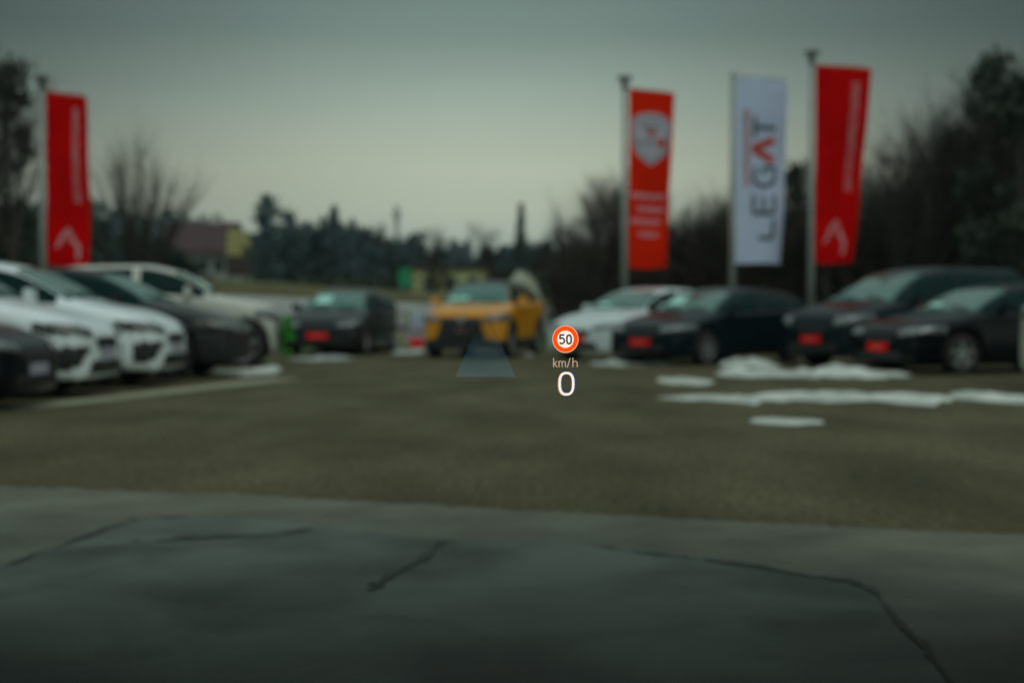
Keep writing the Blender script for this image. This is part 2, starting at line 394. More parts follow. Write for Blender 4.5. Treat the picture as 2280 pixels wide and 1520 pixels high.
SPEC = {
 'hatch': dict(L=4.3, W=1.80, H=1.46, top=[(.08, .70), (.16, .76), (.5, .88), (1.12, 1.0), (1.5, 1.2), (1.95, 1.385), (2.5, 1.46), (3.3, 1.43), (3.9, 1.33), (4.15, 1.05), (4.24, .92)],
      belt=[(0, .66), (.5, .80), (1.2, .93), (4.3, 1.04)], ws=(1.16, 1.93), rw=(3.92, 4.15), pil=[(2.48, 2.60), (3.38, 3.5)], wheels=(.84, 3.46), wr=.325,
      hl=(.60, .70, .42, .55), gr=(.50, .60, .34), it=(.24, .37, .52)),
 'suv': dict(L=4.2, W=1.80, H=1.60, top=[(.08, .90), (.16, .97), (.5, 1.04), (1.02, 1.12), (1.4, 1.35), (1.75, 1.51), (2.3, 1.6), (3.3, 1.585), (3.8, 1.49), (4.05, 1.15), (4.14, .95)],
      belt=[(0, .84), (.5, .96), (1.2, 1.06), (4.2, 1.16)], ws=(1.05, 1.73), rw=(3.82, 4.06), pil=[(2.3, 2.42), (3.15, 3.3)], wheels=(.82, 3.40), wr=.35,
      hl=(.72, .86, .50, .60), gr=(.56, .82, .44), it=(.20, .57, .52)),
 'mpv': dict(L=4.6, W=1.84, H=1.78, top=[(.08, .88), (.16, .95), (.5, 1.05), (.98, 1.16), (1.4, 1.42), (1.9, 1.66), (2.6, 1.77), (4.0, 1.77), (4.35, 1.66), (4.5, 1.2), (4.55, .95)],
      belt=[(0, .82), (.5, .95), (1.1, 1.08), (4.6, 1.14)], ws=(1.0, 1.86), rw=(4.37, 4.5), pil=[(2.5, 2.62), (3.55, 3.67)], wheels=(.88, 3.66), wr=.34,
      hl=(.70, .86, .48, .55), gr=(.58, .72, .36), it=(.26, .40, .55)),
}
SPEC['crossover'] = dict(SPEC['suv'], wheels=(.52, 3.15), hl=(.72, .86, .50, .35))
def catmull(P, n):
    out = []
    for i in range(len(P) - 1):
        a = P[max(i - 1, 0)]; b = P[i]; c = P[i + 1]; d = P[min(i + 2, len(P) - 1)]
        for k in range(n):
            t = k / n
            out.append(tuple(.5 * (2*b[q] + (c[q]-a[q])*t + (2*a[q]-5*b[q]+4*c[q]-d[q])*t*t + (3*b[q]-a[q]-3*c[q]+d[q])*t**3) for q in (0, 1)))
    out.append(P[-1]); return out
NS = 4
body_cache = {}
def body_grid(kind):
    if kind in body_cache: return body_cache[kind]
    S = SPEC[kind]; L, W = S['L'], S['W']; top = pchip(S['top']); belt = pchip(S['belt'])
    sx = []
    x = .09
    while x < L - .07: sx.append(x); x += .045
    sx.append(L - .07)
    def section(x):
        w = W / 2
        if x < .75: w *= 1 - .17 * ((.75 - x) / .75) ** 2.2
        if x > L - .6: w *= 1 - .10 * ((x - (L - .6)) / .6) ** 2
        zl = .16 if .5 < x < L - .5 else .19
        for wx in S['wheels']:
            dx = abs(x - wx); Ra = S['wr'] + .045
            if dx < Ra: zl = max(zl, S['wr'] + math.sqrt(Ra * Ra - dx * dx))
        zt = top(x); zb = min(belt(x), zt - .045)
        g = max(0, min(1, (zt - zb - .05) / .36))
        wr_ = w * (.86 - .18 * g); cr = .02 + .04 * g
        zl = min(zl, zb - .06)
        A = [(w * .93, zl), (w * .985, zl + (zb - zl) * .12), (w * 1.0, zl + (zb - zl) * .42), (w * .985, zl + (zb - zl) * .72), (w * .975, zb - .035), (w * .935, zb)]
        e = (wr_, zt - cr - .02)
        A += [(w * .935 + (e[0] - w * .935) * .5 + .02 * g, zb + (e[1] - zb) * .5), e, (wr_ * .82, zt - cr * .35), (wr_ * .4, zt - cr * .05), (0, zt)]
        return catmull(A, NS)
    rings = []
    nsec = NS * 10 + 1
    def full(x, sec, s=1.0, c=(0, 0)):
        l = [(x, (y) * s, c[1] + (z - c[1]) * s) for y, z in sec]
        r = [(x, -y * s, c[1] + (z - c[1]) * s) for y, z in sec[::-1][1:]]
        return l + r
    sec0 = section(sx[0]); cz = .48 * (sec0[0][1] + sec0[-1][1])
    for k in range(14, 0, -1):
        q = k / 14; s = 1 - q ** 1.0
        if s < .03: s = .03
        rings.append((full(sx[0] - .09 * (1 - s ** 4), sec0, s, (0, cz)), -1))
    for x in sx: rings.append((full(x, section(x)), 0))
    sec1 = section(sx[-1]); cz = .5 * (sec1[0][1] + sec1[-1][1])
    for k in range(1, 13):
        s = 1 - k / 12
        if s < .03: s = .03
        rings.append((full(sx[-1] + .07 * (1 - s ** 4), sec1, s, (0, cz)), 1))
    nr = len(rings[0][0]); V = []; Fc = []; info = []
    for r, _ in rings: V += [(L / 2 - p[0], p[1], p[2]) for p in r]
    for i in range(len(rings) - 1):
        for j in range(nr):
            j2 = (j + 1) % nr
            a, b, c, d_ = i * nr + j, i * nr + j2, (i + 1) * nr + j2, (i + 1) * nr + j
            Fc.append((a, b, c, d_))
            jj = min(j, nr - 2 - j) if j < nr - 1 else -1      # index from sill, mirrored; -1 is the underside
            info.append((jj / NS, rings[i][1] if rings[i][1] else rings[i + 1][1]))
    last = (len(rings) - 1) * nr
    Fc.append(tuple(range(nr))[::-1]); info.append((-1, -1)); Fc.append(tuple(range(last, last + nr))); info.append((-1, 1))
    Vv = [Vector(p) for p in V]
    cen = []; nor = []
    for q in Fc:
        c = sum((Vv[i] for i in q), Vector()) / len(q); cen.append(c)
        n_ = Vector((0, 0, 0))
        for i in range(1, len(q) - 1): n_ += (Vv[q[i]] - Vv[q[0]]).cross(Vv[q[i + 1]] - Vv[q[0]])
        nor.append(n_.normalized() if n_.length > 0 else Vector((1, 0, 0)))
    # orientation: roof face must look up
    k = max(range(len(Fc)), key=lambda i: cen[i].z)
    if nor[k].z < 0:
        Fc = [q[::-1] for q in Fc]; nor = [-n_ for n_ in nor]
    vn = [Vector() for _ in V]
    for q, n_ in zip(Fc, nor):
        for i in q: vn[i] += n_
    vn = [n_.normalized() if n_.length > 0 else n_ for n_ in vn]
    body_cache[kind] = (S, Vv, Fc, info, cen, nor, vn, {})
    return body_cache[kind]
def patch(kind, key, pred, off):
    S, V, Fc, info, cen, nor, vn, cache = body_grid(kind)
    if key in cache: return cache[key]
    used = {}; vs = []; fs = []
    for q, inf, c, n_ in zip(Fc, info, cen, nor):
        if len(q) > 4: continue
        if pred(c, inf, n_):
            fs.append(tuple(used.setdefault(i, len(used)) for i in q))
    inv = sorted(used, key=used.get)
    top_ = [V[i] + vn[i] * off for i in inv]; n = len(top_)
    base = [V[i] - vn[i] * .004 for i in inv]
    edges = {}
    for q in fs:
        for a, b in zip(q, q[1:] + q[:1]):
            edges[(a, b)] = 1
    rim = [(a, a + n, b + n, b) for (a, b) in edges if (b, a) not in edges]
    cache[key] = (top_ + base, fs + rim)
    return cache[key]

def wheel(parent, x, y, r, W_=.21, style=5):
    side = 1 if y > 0 else -1
    w = empty('wheel', (x, y, r)); w.parent = parent
    prof_ = [(.62, -.5), (.80, -.5), (.93, -.48), (.99, -.40), (1, -.2), (1, .2), (.99, .40), (.93, .48), (.80, .5), (.62, .46)]
    n = 28; vs = []; fs = []
    for i in range(n):
        a = 2 * math.pi * i / n
        for rr, yy in prof_: vs.append((rr * r * math.cos(a), yy * W_, rr * r * math.sin(a)))
    k = len(prof_)
    for i in range(n):
        for j in range(k):
            fs.append((i * k + j, i * k + (j + 1) % k, ((i + 1) % n) * k + (j + 1) % k, ((i + 1) % n) * k + j))
    link('tyre', vs, fs, M['tyre'], w, True)
    mb = MB(); ys_ = side * W_ * .36
    for i in range(n):   # rim lip
        a, b = 2 * math.pi * i / n, 2 * math.pi * (i + 1) / n
        q = []
        for aa in (a, b):
            for rr, yo in ((.66, .02), (.58, .02), (.56, -.06)): q.append((rr * r * math.cos(aa), ys_ + side * yo, rr * r * math.sin(aa)))
        mb.add(q, [(0, 1, 4, 3), (1, 2, 5, 4)])
    for i in range(style):
        a = 2 * math.pi * i / style + .3
        u = Vector((math.cos(a), 0, math.sin(a))); p = Vector((-math.sin(a), 0, math.cos(a)))
        vs = []
        for rr, hw in ((.10, .10), (.58, .07)):
            for s1 in (-1, 1):
                for yo in (-.02, .012): vs.append(u * rr * r + p * s1 * hw * r + Vector((0, ys_ + side * yo, 0)))
        mb.add(vs, [(0, 1, 3, 2), (4, 6, 7, 5), (0, 4, 5, 1), (2, 3, 7, 6), (1, 5, 7, 3), (0, 2, 6, 4)])
    mb.tube((0, ys_ - side * .03, 0), (0, ys_ + side * .02, 0), .13 * r, .11 * r, 12)
    mb.build('rim', M['rim'], w)
    mb = MB(); mb.tube((0, -side * .02, 0), (0, side * .03, 0), .57 * r, .57 * r, 20); mb.build('brake_disc', M['under'], w)

car_paint = {}
def paint(col, metal=0.0):
    k = (col, metal)
    if k not in car_paint: car_paint[k] = mat('car_paint', col, (.30 if max(col) < .06 else .32), metal, spec=(.12 if max(col) < .06 else .4), coat=(.12 if max(col) < .06 else .5), var=.04, vscale=1.5)
    return car_paint[k]
def car(kind, px, D, heading, col, label, name='parked_car', scale=(1, 1, 1), metal=0.0, plate='redplate', lamp='lamp', roof=None, clad=False, tri=False, sheetpos=None, anchor='front', style=5, logo=False):
    """heading: degrees the nose is turned from facing the camera axis (-Y); positive turns it to the left of the picture."""
    S, V, Fc, info, cen, nor, vn, _ = body_grid(kind); L, W, H = S['L'], S['W'], S['H']
    a = R(heading); hd = Vector((-math.sin(a), -math.cos(a), 0))
    rz = math.atan2(hd.y, hd.x)
    P = Vector((gx(px, D), D, 0))
    if anchor == 'front': P = P - hd * (L / 2 * scale[0])
    t = empty(name, P, rz, label, 'car', 'cars parked round the dealer lot'); t.scale = scale
    pm = paint(col, metal)
    me_key = 'body_' + kind
    link('body', V, Fc, pm, t, True)
    fx = L / 2
    def pt(nm, key, pred, m, off=.006, smooth=True):
        vs, fs = patch(kind, key, pred, off)
        if fs: return link(nm, vs, fs, m, t, smooth)
    ws0, ws1 = S['ws']; rw0, rw1 = S['rw']; top = pchip(S['top']); belt = pchip(S['belt'])
    xx = lambda c: fx - c.x
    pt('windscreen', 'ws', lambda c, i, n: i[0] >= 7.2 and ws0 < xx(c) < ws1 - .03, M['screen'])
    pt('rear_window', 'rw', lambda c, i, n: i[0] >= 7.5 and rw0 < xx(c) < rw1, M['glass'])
    pl = S['pil']
    segs = [(0, pl[0][0]), (pl[0][1], pl[1][0]), (pl[1][1], rw0 - .05)]
    for sgn in (1, -1):
        for k, (s0, s1) in enumerate(segs):
            pt('side_window', ('sw', sgn, k), lambda c, i, n: 5.2 <= i[0] < 6.8 and c.y * sgn > 0 and s0 < xx(c) < s1 and top(xx(c)) - belt(xx(c)) > .15, M['glass'])
        h0, h1, hy, hx = S['hl']
        pt('headlight', ('hl', sgn), lambda c, i, n: c.y * sgn > hy and xx(c) < hx and h0 + (abs(c.y) - hy) * .12 < c.z < h1 + (abs(c.y) - hy) * .12, M[lamp], .012)
        pt('taillight', ('tl', sgn), lambda c, i, n: c.y * sgn > .48 and xx(c) > L - .28 and belt(xx(c)) - .22 < c.z < belt(xx(c)) - .05, M['tail'], .012)
    g0, g1, gy = S['gr']
    pt('grille', 'gr', lambda c, i, n: abs(c.y) < gy and xx(c) < .25 and g0 < c.z < g1, M['black'], .010)
    i0, i1, iy = S['it']
    pt('lower_intake', 'it', lambda c, i, n: abs(c.y) < iy and xx(c) < .25 and i0 < c.z < i1, M['black'], .008)
    if tri:
        for sgn in (1, -1):
            pt('side_intake', ('si', sgn), lambda c, i, n: c.y * sgn > .50 and xx(c) < .32 and .29 < c.z < .52 and abs(c.y) > .80 - (c.z - .29) * 1.25, M['black'], .009)
    if clad:
        pt('cladding', 'cl', lambda c, i, n: 0 <= i[0] < 1.5, M['black'], .010)
    if roof:
        pt('roof_skin', 'rf', lambda c, i, n: i[0] >= 6.8 and xx(c) > ws1 and xx(c) < rw0, paint(roof), .005)
    for s in (0, 1):
        for sgn in (1, -1): wheel(t, fx - S['wheels'][s], sgn * (W / 2 - .115), S['wr'], style=style)
    mb = MB(); mb.box((0, 0, .48), (L - .35, W * .62, .52)); mb.build('underbody', M['under'], t)
    for sgn in (1, -1):
        mb = MB(); c = (fx - ws0 - .42, sgn * (W / 2 + .06), belt(1.5) + .10)
        mb.box(c, (.12, .22, .15), 0, .8); mb.box((c[0], sgn * (W / 2 - .05), c[2] - .06), (.05, .12, .05))
        mb.build('wing_mirror', pm, t)
    if plate:
        zp = (g0 + i1) / 2 if kind == 'hatch' else (i1 + g0) / 2
        mb = MB(); mb.box((fx + .012, 0, zp), (.02, .46, .12)); p_ = mb.build('licence_plate', M[plate], t)
        mb = MB()
        mb.box((fx + .0235, .0, zp), (.004, .24, .016))
        mb.build('lettering', M['plate'], p_)
    if logo:
        mb = MB(); mb.tube((fx - .01, 0, (g0 + g1) / 2 + .1), (fx + .03, 0, (g0 + g1) / 2 + .1), .085, .08, 20); mb.build('badge', M['rim'], t)
    # wipers
    mb = MB()
    for yy in (.55, -.05):
        z0, z1 = top(ws0 + .03) + .015, top(ws0 + .13) + .02
        mb.tube((fx - ws0 - .03, yy, z0), (fx - ws0 - .13, yy - .5, z1), .012, .008, 4)
    mb.build('wiper', M['black'], t)
    if sheetpos:
        sx_, sy_, sw_, sh_ = sheetpos
        x = ws0 + (ws1 - ws0) * sx_; x2 = x + sh_
        z = top(x) - .012 * abs(sy_) + .012; z2 = top(x2) - .012 * abs(sy_) + .012
        q = [Vector((fx - x, sy_ - sw_ / 2, z)), Vector((fx - x, sy_ + sw_ / 2, z)), Vector((fx - x2, sy_ + sw_ / 2, z2)), Vector((fx - x2, sy_ - sw_ / 2, z2))]
        nrm = (q[1] - q[0]).cross(q[2] - q[1]).normalized()
        if nrm.z < 0: nrm = -nrm
        vs = [p + nrm * .004 for p in q] + [p + nrm * .008 for p in q]
        link('price_sheet', vs, [(0, 1, 2, 3), (4, 5, 6, 7), (0, 1, 5, 4), (1, 2, 6, 5), (2, 3, 7, 6), (3, 0, 4, 7)], M['sticker'], t)
    return t

WHITE = (.78, .87, .88); BLACK = (.002, .005, .007); GREY = (.020, .026, .028); DGREY = (.005, .012, .016); CREAM = (.52, .54, .48)
LH = -88      # heading of the left row: noses to the right
car('hatch', 84, 13.9, LH, BLACK, 'black car at the left edge, nearest of the left row', scale=(1, 1, .93), plate='bluewhite', lamp='darklamp')
car('hatch', 238, 16.3, LH, WHITE, 'white hatchback nearer the camera, left of the other white one', scale=(1, 1, 1.10), plate='bluewhite', lamp='darklamp', tri=True)
car('hatch', 392, 18.7, LH, WHITE, 'white hatchback between its white neighbour and the dark grey car', scale=(1, 1, 1.11), plate='bluewhite', lamp='darklamp', tri=True)
car('hatch', 543, 21.1, LH, (.026, .031, .033), 'dark grey car between the white hatchback and the cream car in the left row', scale=(1.02, 1, 1.10), metal=.1, plate=None, lamp='darklamp')
car('crossover', 622, 25.6, LH - 8, CREAM, 'cream white SUV at the far end of the left row', scale=(1.02, 1, 1.12), plate=None, sheetpos=(.2, .3, .3, .25))
car('hatch', 706, 30.6, 9, GREY, 'dark grey hatchback with a red front plate, left of the mustard crossover', scale=(1, 1, 1.02), metal=.1, sheetpos=(.25, -.28, .34, .32), clad=False, tri=True)
car('suv', 1026, 28.9, 14, (.66, .27, .004), 'mustard yellow crossover with a black roof in the middle of the lot', scale=(.95, 1.0, 1.02), plate='black', roof=(.02, .022, .024), clad=True, sheetpos=(.1, -.35, .4, .12), logo=True)
car('hatch', 1280, 27.6, 42, (.60, .68, .68), 'silver white car just right of the mustard crossover', scale=(1, 1, 1.0), plate='redplate', sheetpos=(.1, -.3, .3, .12))
car('hatch', 1425, 25.3, 47, DGREY, 'dark blue grey hatchback with alloy wheels under the white flag', scale=(.97, 1, .97), metal=.2, sheetpos=(.25, -.35, .34, .3))
car('mpv', 1806, 24.4, 57, (.007, .015, .019), 'tall dark people carrier behind the black car on the right', scale=(1.12, 1, 1.0), metal=.1)
car('hatch', 1955, 21.9, 66, BLACK, 'black hatchback with a red front plate in front of the people carrier', scale=(1.06, 1, .97), sheetpos=(.1, -.3, .3, .12))
car('suv', 2400, 16.5, 50, (.42, .42, .34), 'pale gold car cut off by the right edge of the picture', scale=(1, 1, 1.16), plate=None)
car('hatch', 795, 36.5, 185, (.16, .012, .015), 'maroon car mostly hidden behind the grey hatchback left of centre', anchor='mid', scale=(.9, .9, .9), plate=None)
car('hatch', 1775, 30.5, 60, (.50, .53, .53), 'silver car behind the people carrier, only its nose showing', scale=(1, 1, .95))

# ------------------------------------------------------------------ flagpoles and flags
def flag_fn(base, w, ztop, zbot, a0, a1, amp, ph):
    def fn(u, v, off=0.0):      # u 0..1 from pole outward, v 0 top .. 1 bottom
        a = a0 + (a1 - a0) * v
        x = math.cos(a) * u * w; y = math.sin(a) * u * w
        y += amp * math.sin(u * 5 + v * 4 + ph) * u + amp * .6 * math.sin(v * 11 + ph) * u
        z = ztop + (zbot - ztop) * v - .05 * u * v * math.sin(ph + u * 3)
        return Vector((x, y - off, z))
    return fn
def flag_mesh(name, fn, m, parent=None, nu=14, nv=40):
    vs = [fn(i / nu, j / nv) for j in range(nv + 1) for i in range(nu + 1)]
    k = len(vs); vs += [p + Vector((0, .006, 0)) for p in vs]
    fs = []
    for j in range(nv):
        for i in range(nu):
            a = j * (nu + 1) + i; fs.append((a, a + nu + 1, a + nu + 2, a + 1)); fs.append((a + k, a + 1 + k, a + nu + 2 + k, a + nu + 1 + k))
    return link(name, vs, fs, m, parent, True)
def strip(mb, fn, p, q, w, asp, off=.012, n=4):
    """stroke from p to q in flag space (u,v); w half width in metres; asp=(width m, height m)"""
    P = Vector((p[0] * asp[0], p[1] * asp[1])); Q = Vector((q[0] * asp[0], q[1] * asp[1])); d = (Q - P)
    if d.length < 1e-6: return
    d.normalize(); nn_ = Vector((-d.y, d.x)) * w; vs = []
    for i in range(n + 1):
        c = P.lerp(Q, i / n)
        for s in (-1, 1):
            r_ = c + nn_ * s; vs.append(fn(r_.x / asp[0], r_.y / asp[1], off))
    mb.add(vs, [(2 * i, 2 * i + 1, 2 * i + 3, 2 * i + 2) for i in range(n)])
def fillpoly(mb, fn, pts, off=.012):
    c = (sum(p[0] for p in pts) / len(pts), sum(p[1] for p in pts) / len(pts)); rings = 5; vs = [fn(*c, off)]; fs = []; n = len(pts)
    for k in range(1, rings + 1):
        for p in pts: t = k / rings; vs.append(fn(c[0] + (p[0] - c[0]) * t, c[1] + (p[1] - c[1]) * t, off))
    for i in range(n): fs.append((0, 1 + i, 1 + (i + 1) % n))
    for k in range(rings - 1):
        for i in range(n): a = 1 + k * n; fs.append((a + i, a + n + i, a + n + (i + 1) % n, a + (i + 1) % n))
    mb.add(vs, fs)
GL = {  # stroke letters in a 1x1 box, x right, y up
 'L': [((0, 1), (0, 0)), ((0, 0), (.8, 0))], 'E': [((0, 1), (0, 0)), ((0, 1), (.8, 1)), ((0, .5), (.7, .5)), ((0, 0), (.8, 0))],
 'G': [((.85, .9), (.2, 1)), ((.2, 1), (0, .5)), ((0, .5), (.2, 0)), ((.2, 0), (.85, 0)), ((.85, 0), (.85, .5)), ((.85, .5), (.5, .5))],
 'T': [((.4, 0), (.4, 1)), ((-.05, 1), (.85, 1))], 'A': [((0, 0), (.45, 1)), ((.45, 1), (.9, 0))],
}
def pole(px, D, ztop, cap=True, label=''):
    t = empty('flagpole', (gx(px, D), D, 0), 0, label, 'flagpole', 'flagpoles behind the parked cars')
    mb = MB(); mb.tube((0, 0, .03), (0, 0, ztop), .085, .05, 14); mb.build('pole', M['pole'], t, True)
    mb = MB(); mb.tube((0, 0, 0), (0, 0, .05), .2, .2, 12); mb.build('base_plate', M['pole'], t)
    if cap:
        mb = MB(); mb.tube((0, 0, ztop), (0, 0, ztop + .06), .07, .09, 10); mb.box((0, 0, ztop + .10), (.36, .16, .09), 0, .8); mb.tube((0, 0, ztop - .16), (0, 0, ztop), .075, .075, 10); mb.build('cap', M['cap'], t)
    else:
        mb = MB(); mb.tube((0, 0, ztop), (0, 0, ztop + .05), .055, .02, 10); mb.build('cap', M['cap'], t)
    return t
def arm(t, z, fn):
    mb = MB(); e = fn(1, 0); mb.tube((0, 0, z + .02), (e.x, e.y, z + .02), .02, .015, 6); mb.build('flag_arm', M['pole'], t)
DF = 32.6; s = F / DF
GLAB = 'flags flying behind the parked cars'
def mountain_flag(px, D, wtop, wbot, y0, y1, label, plab, ph, top_y, Wc=1.3):
    t = pole(px, D, gz(top_y, D), True, plab)
    off0 = .09
    a0 = math.acos(min(1, wtop / Wc)); a1 = math.acos(min(1, wbot / Wc))
    fn = flag_fn(None, Wc, gz(y0, D), gz(y1, D), a0, a1, .08, ph); arm(t, gz(y0, D), fn)
    Hh = gz(y0, D) - gz(y1, D); asp = (Wc, Hh)
    o = flag_mesh('flag', fn, M['redflag']); o.location = (gx(px, D) + off0, D, 0); tag(o, label, 'flag', GLAB)
    # hem
    mb = MB(); strip(mb, fn, (.02, 0.0), (.98, 0.0), .03, asp); mb.build('hem', M['redprint'], o)
    # vertical line of white lettering near the free edge, reading upwards
    mb = MB(); rnd = random.Random(3)
    vpos = .075
    while vpos < .63:
        for k in range(rnd.choice((2, 2, 3))):
            du = k * .055; strip(mb, fn, (.66, vpos + du * .28), (.80, vpos + du * .28), .010, asp, n=1)
        if rnd.random() < .7: strip(mb, fn, (.66 + .07 * rnd.choice((0, 1, 2)), vpos), (.66 + .07 * rnd.choice((0, 1, 2)), vpos + .03), .012, asp, n=1)
        strip(mb, fn, (.665, vpos), (.665, vpos + .018), .011, asp, n=1)
        vpos += .033
    mb.build('lettering', M['pinkprint'], o)
    mb = MB()
    for A_, B_ in (((.22, .90), (.36, .82)), ((.36, .82), (.52, .775)), ((.30, .88), (.44, .80)), ((.45, .79), (.56, .86)), ((.50, .775), (.68, .86)), ((.56, .80), (.70, .89)), ((.60, .85), (.74, .90)), ((.72, .86), (.70, .955)), ((.76, .88), (.74, .96))):
        strip(mb, fn, A_, B_, .022, asp)
    mb.build('emblem', M['pinkprint'], o)
mountain_flag(97, DF, .68, .73, 206, 590, 'red flag with white lettering alone on the left side', 'flagpole standing alone behind the left row of cars', .4, 186, 1.1)
mountain_flag(1805, DF, 1.42, 1.08, 148, 586, 'tallest red flag with white upright lettering, right of the white flag', 'rightmost and tallest flagpole with a capped top', 2.0, 130, 1.5)
# orange-red flag with badge
t = pole(1390, DF, gz(186, DF), True, 'flagpole carrying the red flag with the shield badge')
fn = flag_fn(None, 1.3, gz(200, DF), gz(596, DF), math.acos(1.12 / 1.3), math.acos(.94 / 1.3), .08, 1.0); arm(t, gz(200, DF), fn)
asp = (1.3, 4.08)
o = flag_mesh('flag', fn, M['orangeflag']); o.location = (gx(1390, DF) + .10, DF, 0); tag(o, 'orange red flag with a pale shield badge above four lines of white writing', 'flag', GLAB)
def shield(k, cx=.5, cy=.265):
    P_ = []
    for i in range(21):
        a = math.pi * (1 - i / 20); P_.append((cx + .42 * k * math.cos(a), cy - .07 * k - .062 * k * math.sin(a)))
    P_ += [(cx + .40 * k, cy + .03 * k), (cx + .30 * k, cy + .09 * k), (cx, cy + .145 * k), (cx - .30 * k, cy + .09 * k), (cx - .40 * k, cy + .03 * k)]
    return P_
mb = MB(); fillpoly(mb, fn, shield(1.08)); b_ = mb.build('badge', M['badge'], o)
mb = MB(); sh = shield(.93)
for a_, c_ in zip(sh, sh[1:] + sh[:1]): strip(mb, fn, a_, c_, .010, asp, .018, 1)
for x in (.28, .36, .44, .52, .60, .68): strip(mb, fn, (x, .195), (x + .03, .215), .022, asp, .018, 1)
for x in (.18, .26, .34, .42, .50): strip(mb, fn, (x, .278), (x + .03, .302), .022, asp, .018, 1)
for x in (.36, .5, .62): strip(mb, fn, (x, .172), (x + .05, .172), .02, asp, .018, 1)
mb.build('badge_print', M['greyprint'], b_)
mb = MB(); strip(mb, fn, (.40, .238), (.60, .238), .06, asp, .018); strip(mb, fn, (.62, .288), (.84, .288), .085, asp, .018); mb.build('badge_star', M['redprint'], b_)
for vy, u0, u1, hw in ((.592, .06, .86, .062), (.665, .22, .84, .058), (.735, .06, .80, .058), (.808, .26, .72, .068)):
    u = u0; mb = MB()
    while u < u1:
        strip(mb, fn, (u, vy - .015), (u, vy + .015), .018, asp, n=1); strip(mb, fn, (u, vy - (.012 if int(u * 50) % 2 else -.012)), (u + .045, vy - (.012 if int(u * 50) % 3 else -.012)), .016, asp, n=1)
        strip(mb, fn, (u + .042, vy - .015), (u + .042, vy + .015), .016, asp, n=1)
        u += .085
    mb.build('text_line', M['pinkprint'], o)
# white flag
t = pole(1630, DF, gz(168, DF), False, 'slim flagpole carrying the white flag')
fn = flag_fn(None, 1.4, gz(173, DF), gz(587, DF), math.acos(1.30 / 1.4), math.acos(1.18 / 1.4), .08, 3.2); arm(t, gz(173, DF), fn)
asp = (1.4, 4.26)
o = flag_mesh('flag', fn, M['whiteflag']); o.location = (gx(1630, DF) + .06, DF, 0); tag(o, 'white flag with dark upright letters and one red letter', 'flag', GLAB)
for ch, vc in (('L', .80), ('E', .665), ('G', .52), ('A', .375), ('T', .25)):
    mb = MB(); Hl, Wl = .42 if ch != 'L' else .30, .125       # letters turned a quarter left, reading upwards
    for (x0, y0), (x1, y1) in GL[ch]:
        f_ = lambda x, y: (.80 - y * Hl if ch != 'A' else .78 - y * .44, vc + Wl / 2 - x * Wl)
        strip(mb, fn, f_(x0, y0), f_(x1, y1), .048 if ch != 'A' else .09, asp)
    if ch == 'A': mb.build('letter', M['redprint'], o)['label'] = 'red chevron shaped letter'
    else: mb.build('letter', M['greyprint'], o)
mb = MB(); strip(mb, fn, (.21, .17), (.24, .58), .085, asp, n=10); mb.build('stripe', M['paleredprint'], o)

# ------------------------------------------------------------------ trees
def bare_tree(seed, H, spread, levels=5, dens=1.0):
    rnd = random.Random(seed); tr = MB(); cr = MB()
    def grow(p, d, l, r, lev):
        n = 3 if lev < 2 else 2
        q = p
        for k in range(n):
            d2 = (d + Vector((rnd.uniform(-1, 1), rnd.uniform(-1, 1), rnd.uniform(-.3, .6))) * (.10 + .05 * lev)).normalized()
            e = q + d2 * l / n; r2 = r * (1 - .28 / n * (k + 1)) if lev else r * (1 - .12 * (k + 1))
            (tr if lev < 2 else cr).tube(q, e, r, r2, 6 if lev < 2 else 3, False)
            q, d, r = e, d2, r2
            if lev < levels and (lev > 0 or k > 0):
                m = int(rnd.choice((2, 3)) * dens) if lev < 3 else int(rnd.choice((2, 3, 3)) * dens)
                for _ in range(m):
                    ax = Vector((rnd.uniform(-1, 1), rnd.uniform(-1, 1), rnd.uniform(-.15, .35))).normalized()
                    dd = (d * (1.0) + ax * spread * rnd.uniform(.6, 1.1) + Vector((0, 0, .22))).normalized()
                    grow(q, dd, l * rnd.uniform(.52, .72), max(.004, r * .58), lev + 1)
    grow(Vector((0, 0, 0)), Vector((0, 0, 1)), H * .46, H * .020, 0)
    return tr, cr
def fan_tree(seed, H):
    rnd = random.Random(seed); tr = MB(); cr = MB(); tr.tube((0, 0, 0), (0, 0, H * .22), .16, .12, 7, False)
    for i in range(24):
        a = rnd.uniform(0, 6.28); sp = rnd.uniform(.1, 1.0); q = Vector((0, 0, H * rnd.uniform(.1, .24))); d = Vector((math.cos(a) * sp, math.sin(a) * sp, 1)).normalized(); r = .06
        L_ = H * rnd.uniform(.6, .8) * (1 - .22 * sp)
        for k in range(9):
            d = (d + Vector((rnd.uniform(-.1, .1), rnd.uniform(-.1, .1), .03))).normalized(); e = q + d * L_ / 9; (tr if k < 3 else cr).tube(q, e, r, r * .82, 4, False); q = e; r *= .82
            if k > 1:
                for _ in range(7):
                    dd = (d + Vector((rnd.uniform(-1, 1), rnd.uniform(-1, 1), rnd.uniform(-.2, .5))) * .75).normalized(); p = q; r3 = max(.012, r * .5); l3 = L_ * rnd.uniform(.12, .28)
                    for m in range(3):
                        dd = (dd + Vector((rnd.uniform(-.2, .2), rnd.uniform(-.2, .2), .1))).normalized(); e3 = p + dd * l3 / 2; cr.tube(p, e3, r3, r3 * .6, 3, False); p = e3; r3 *= .7
    return tr, cr
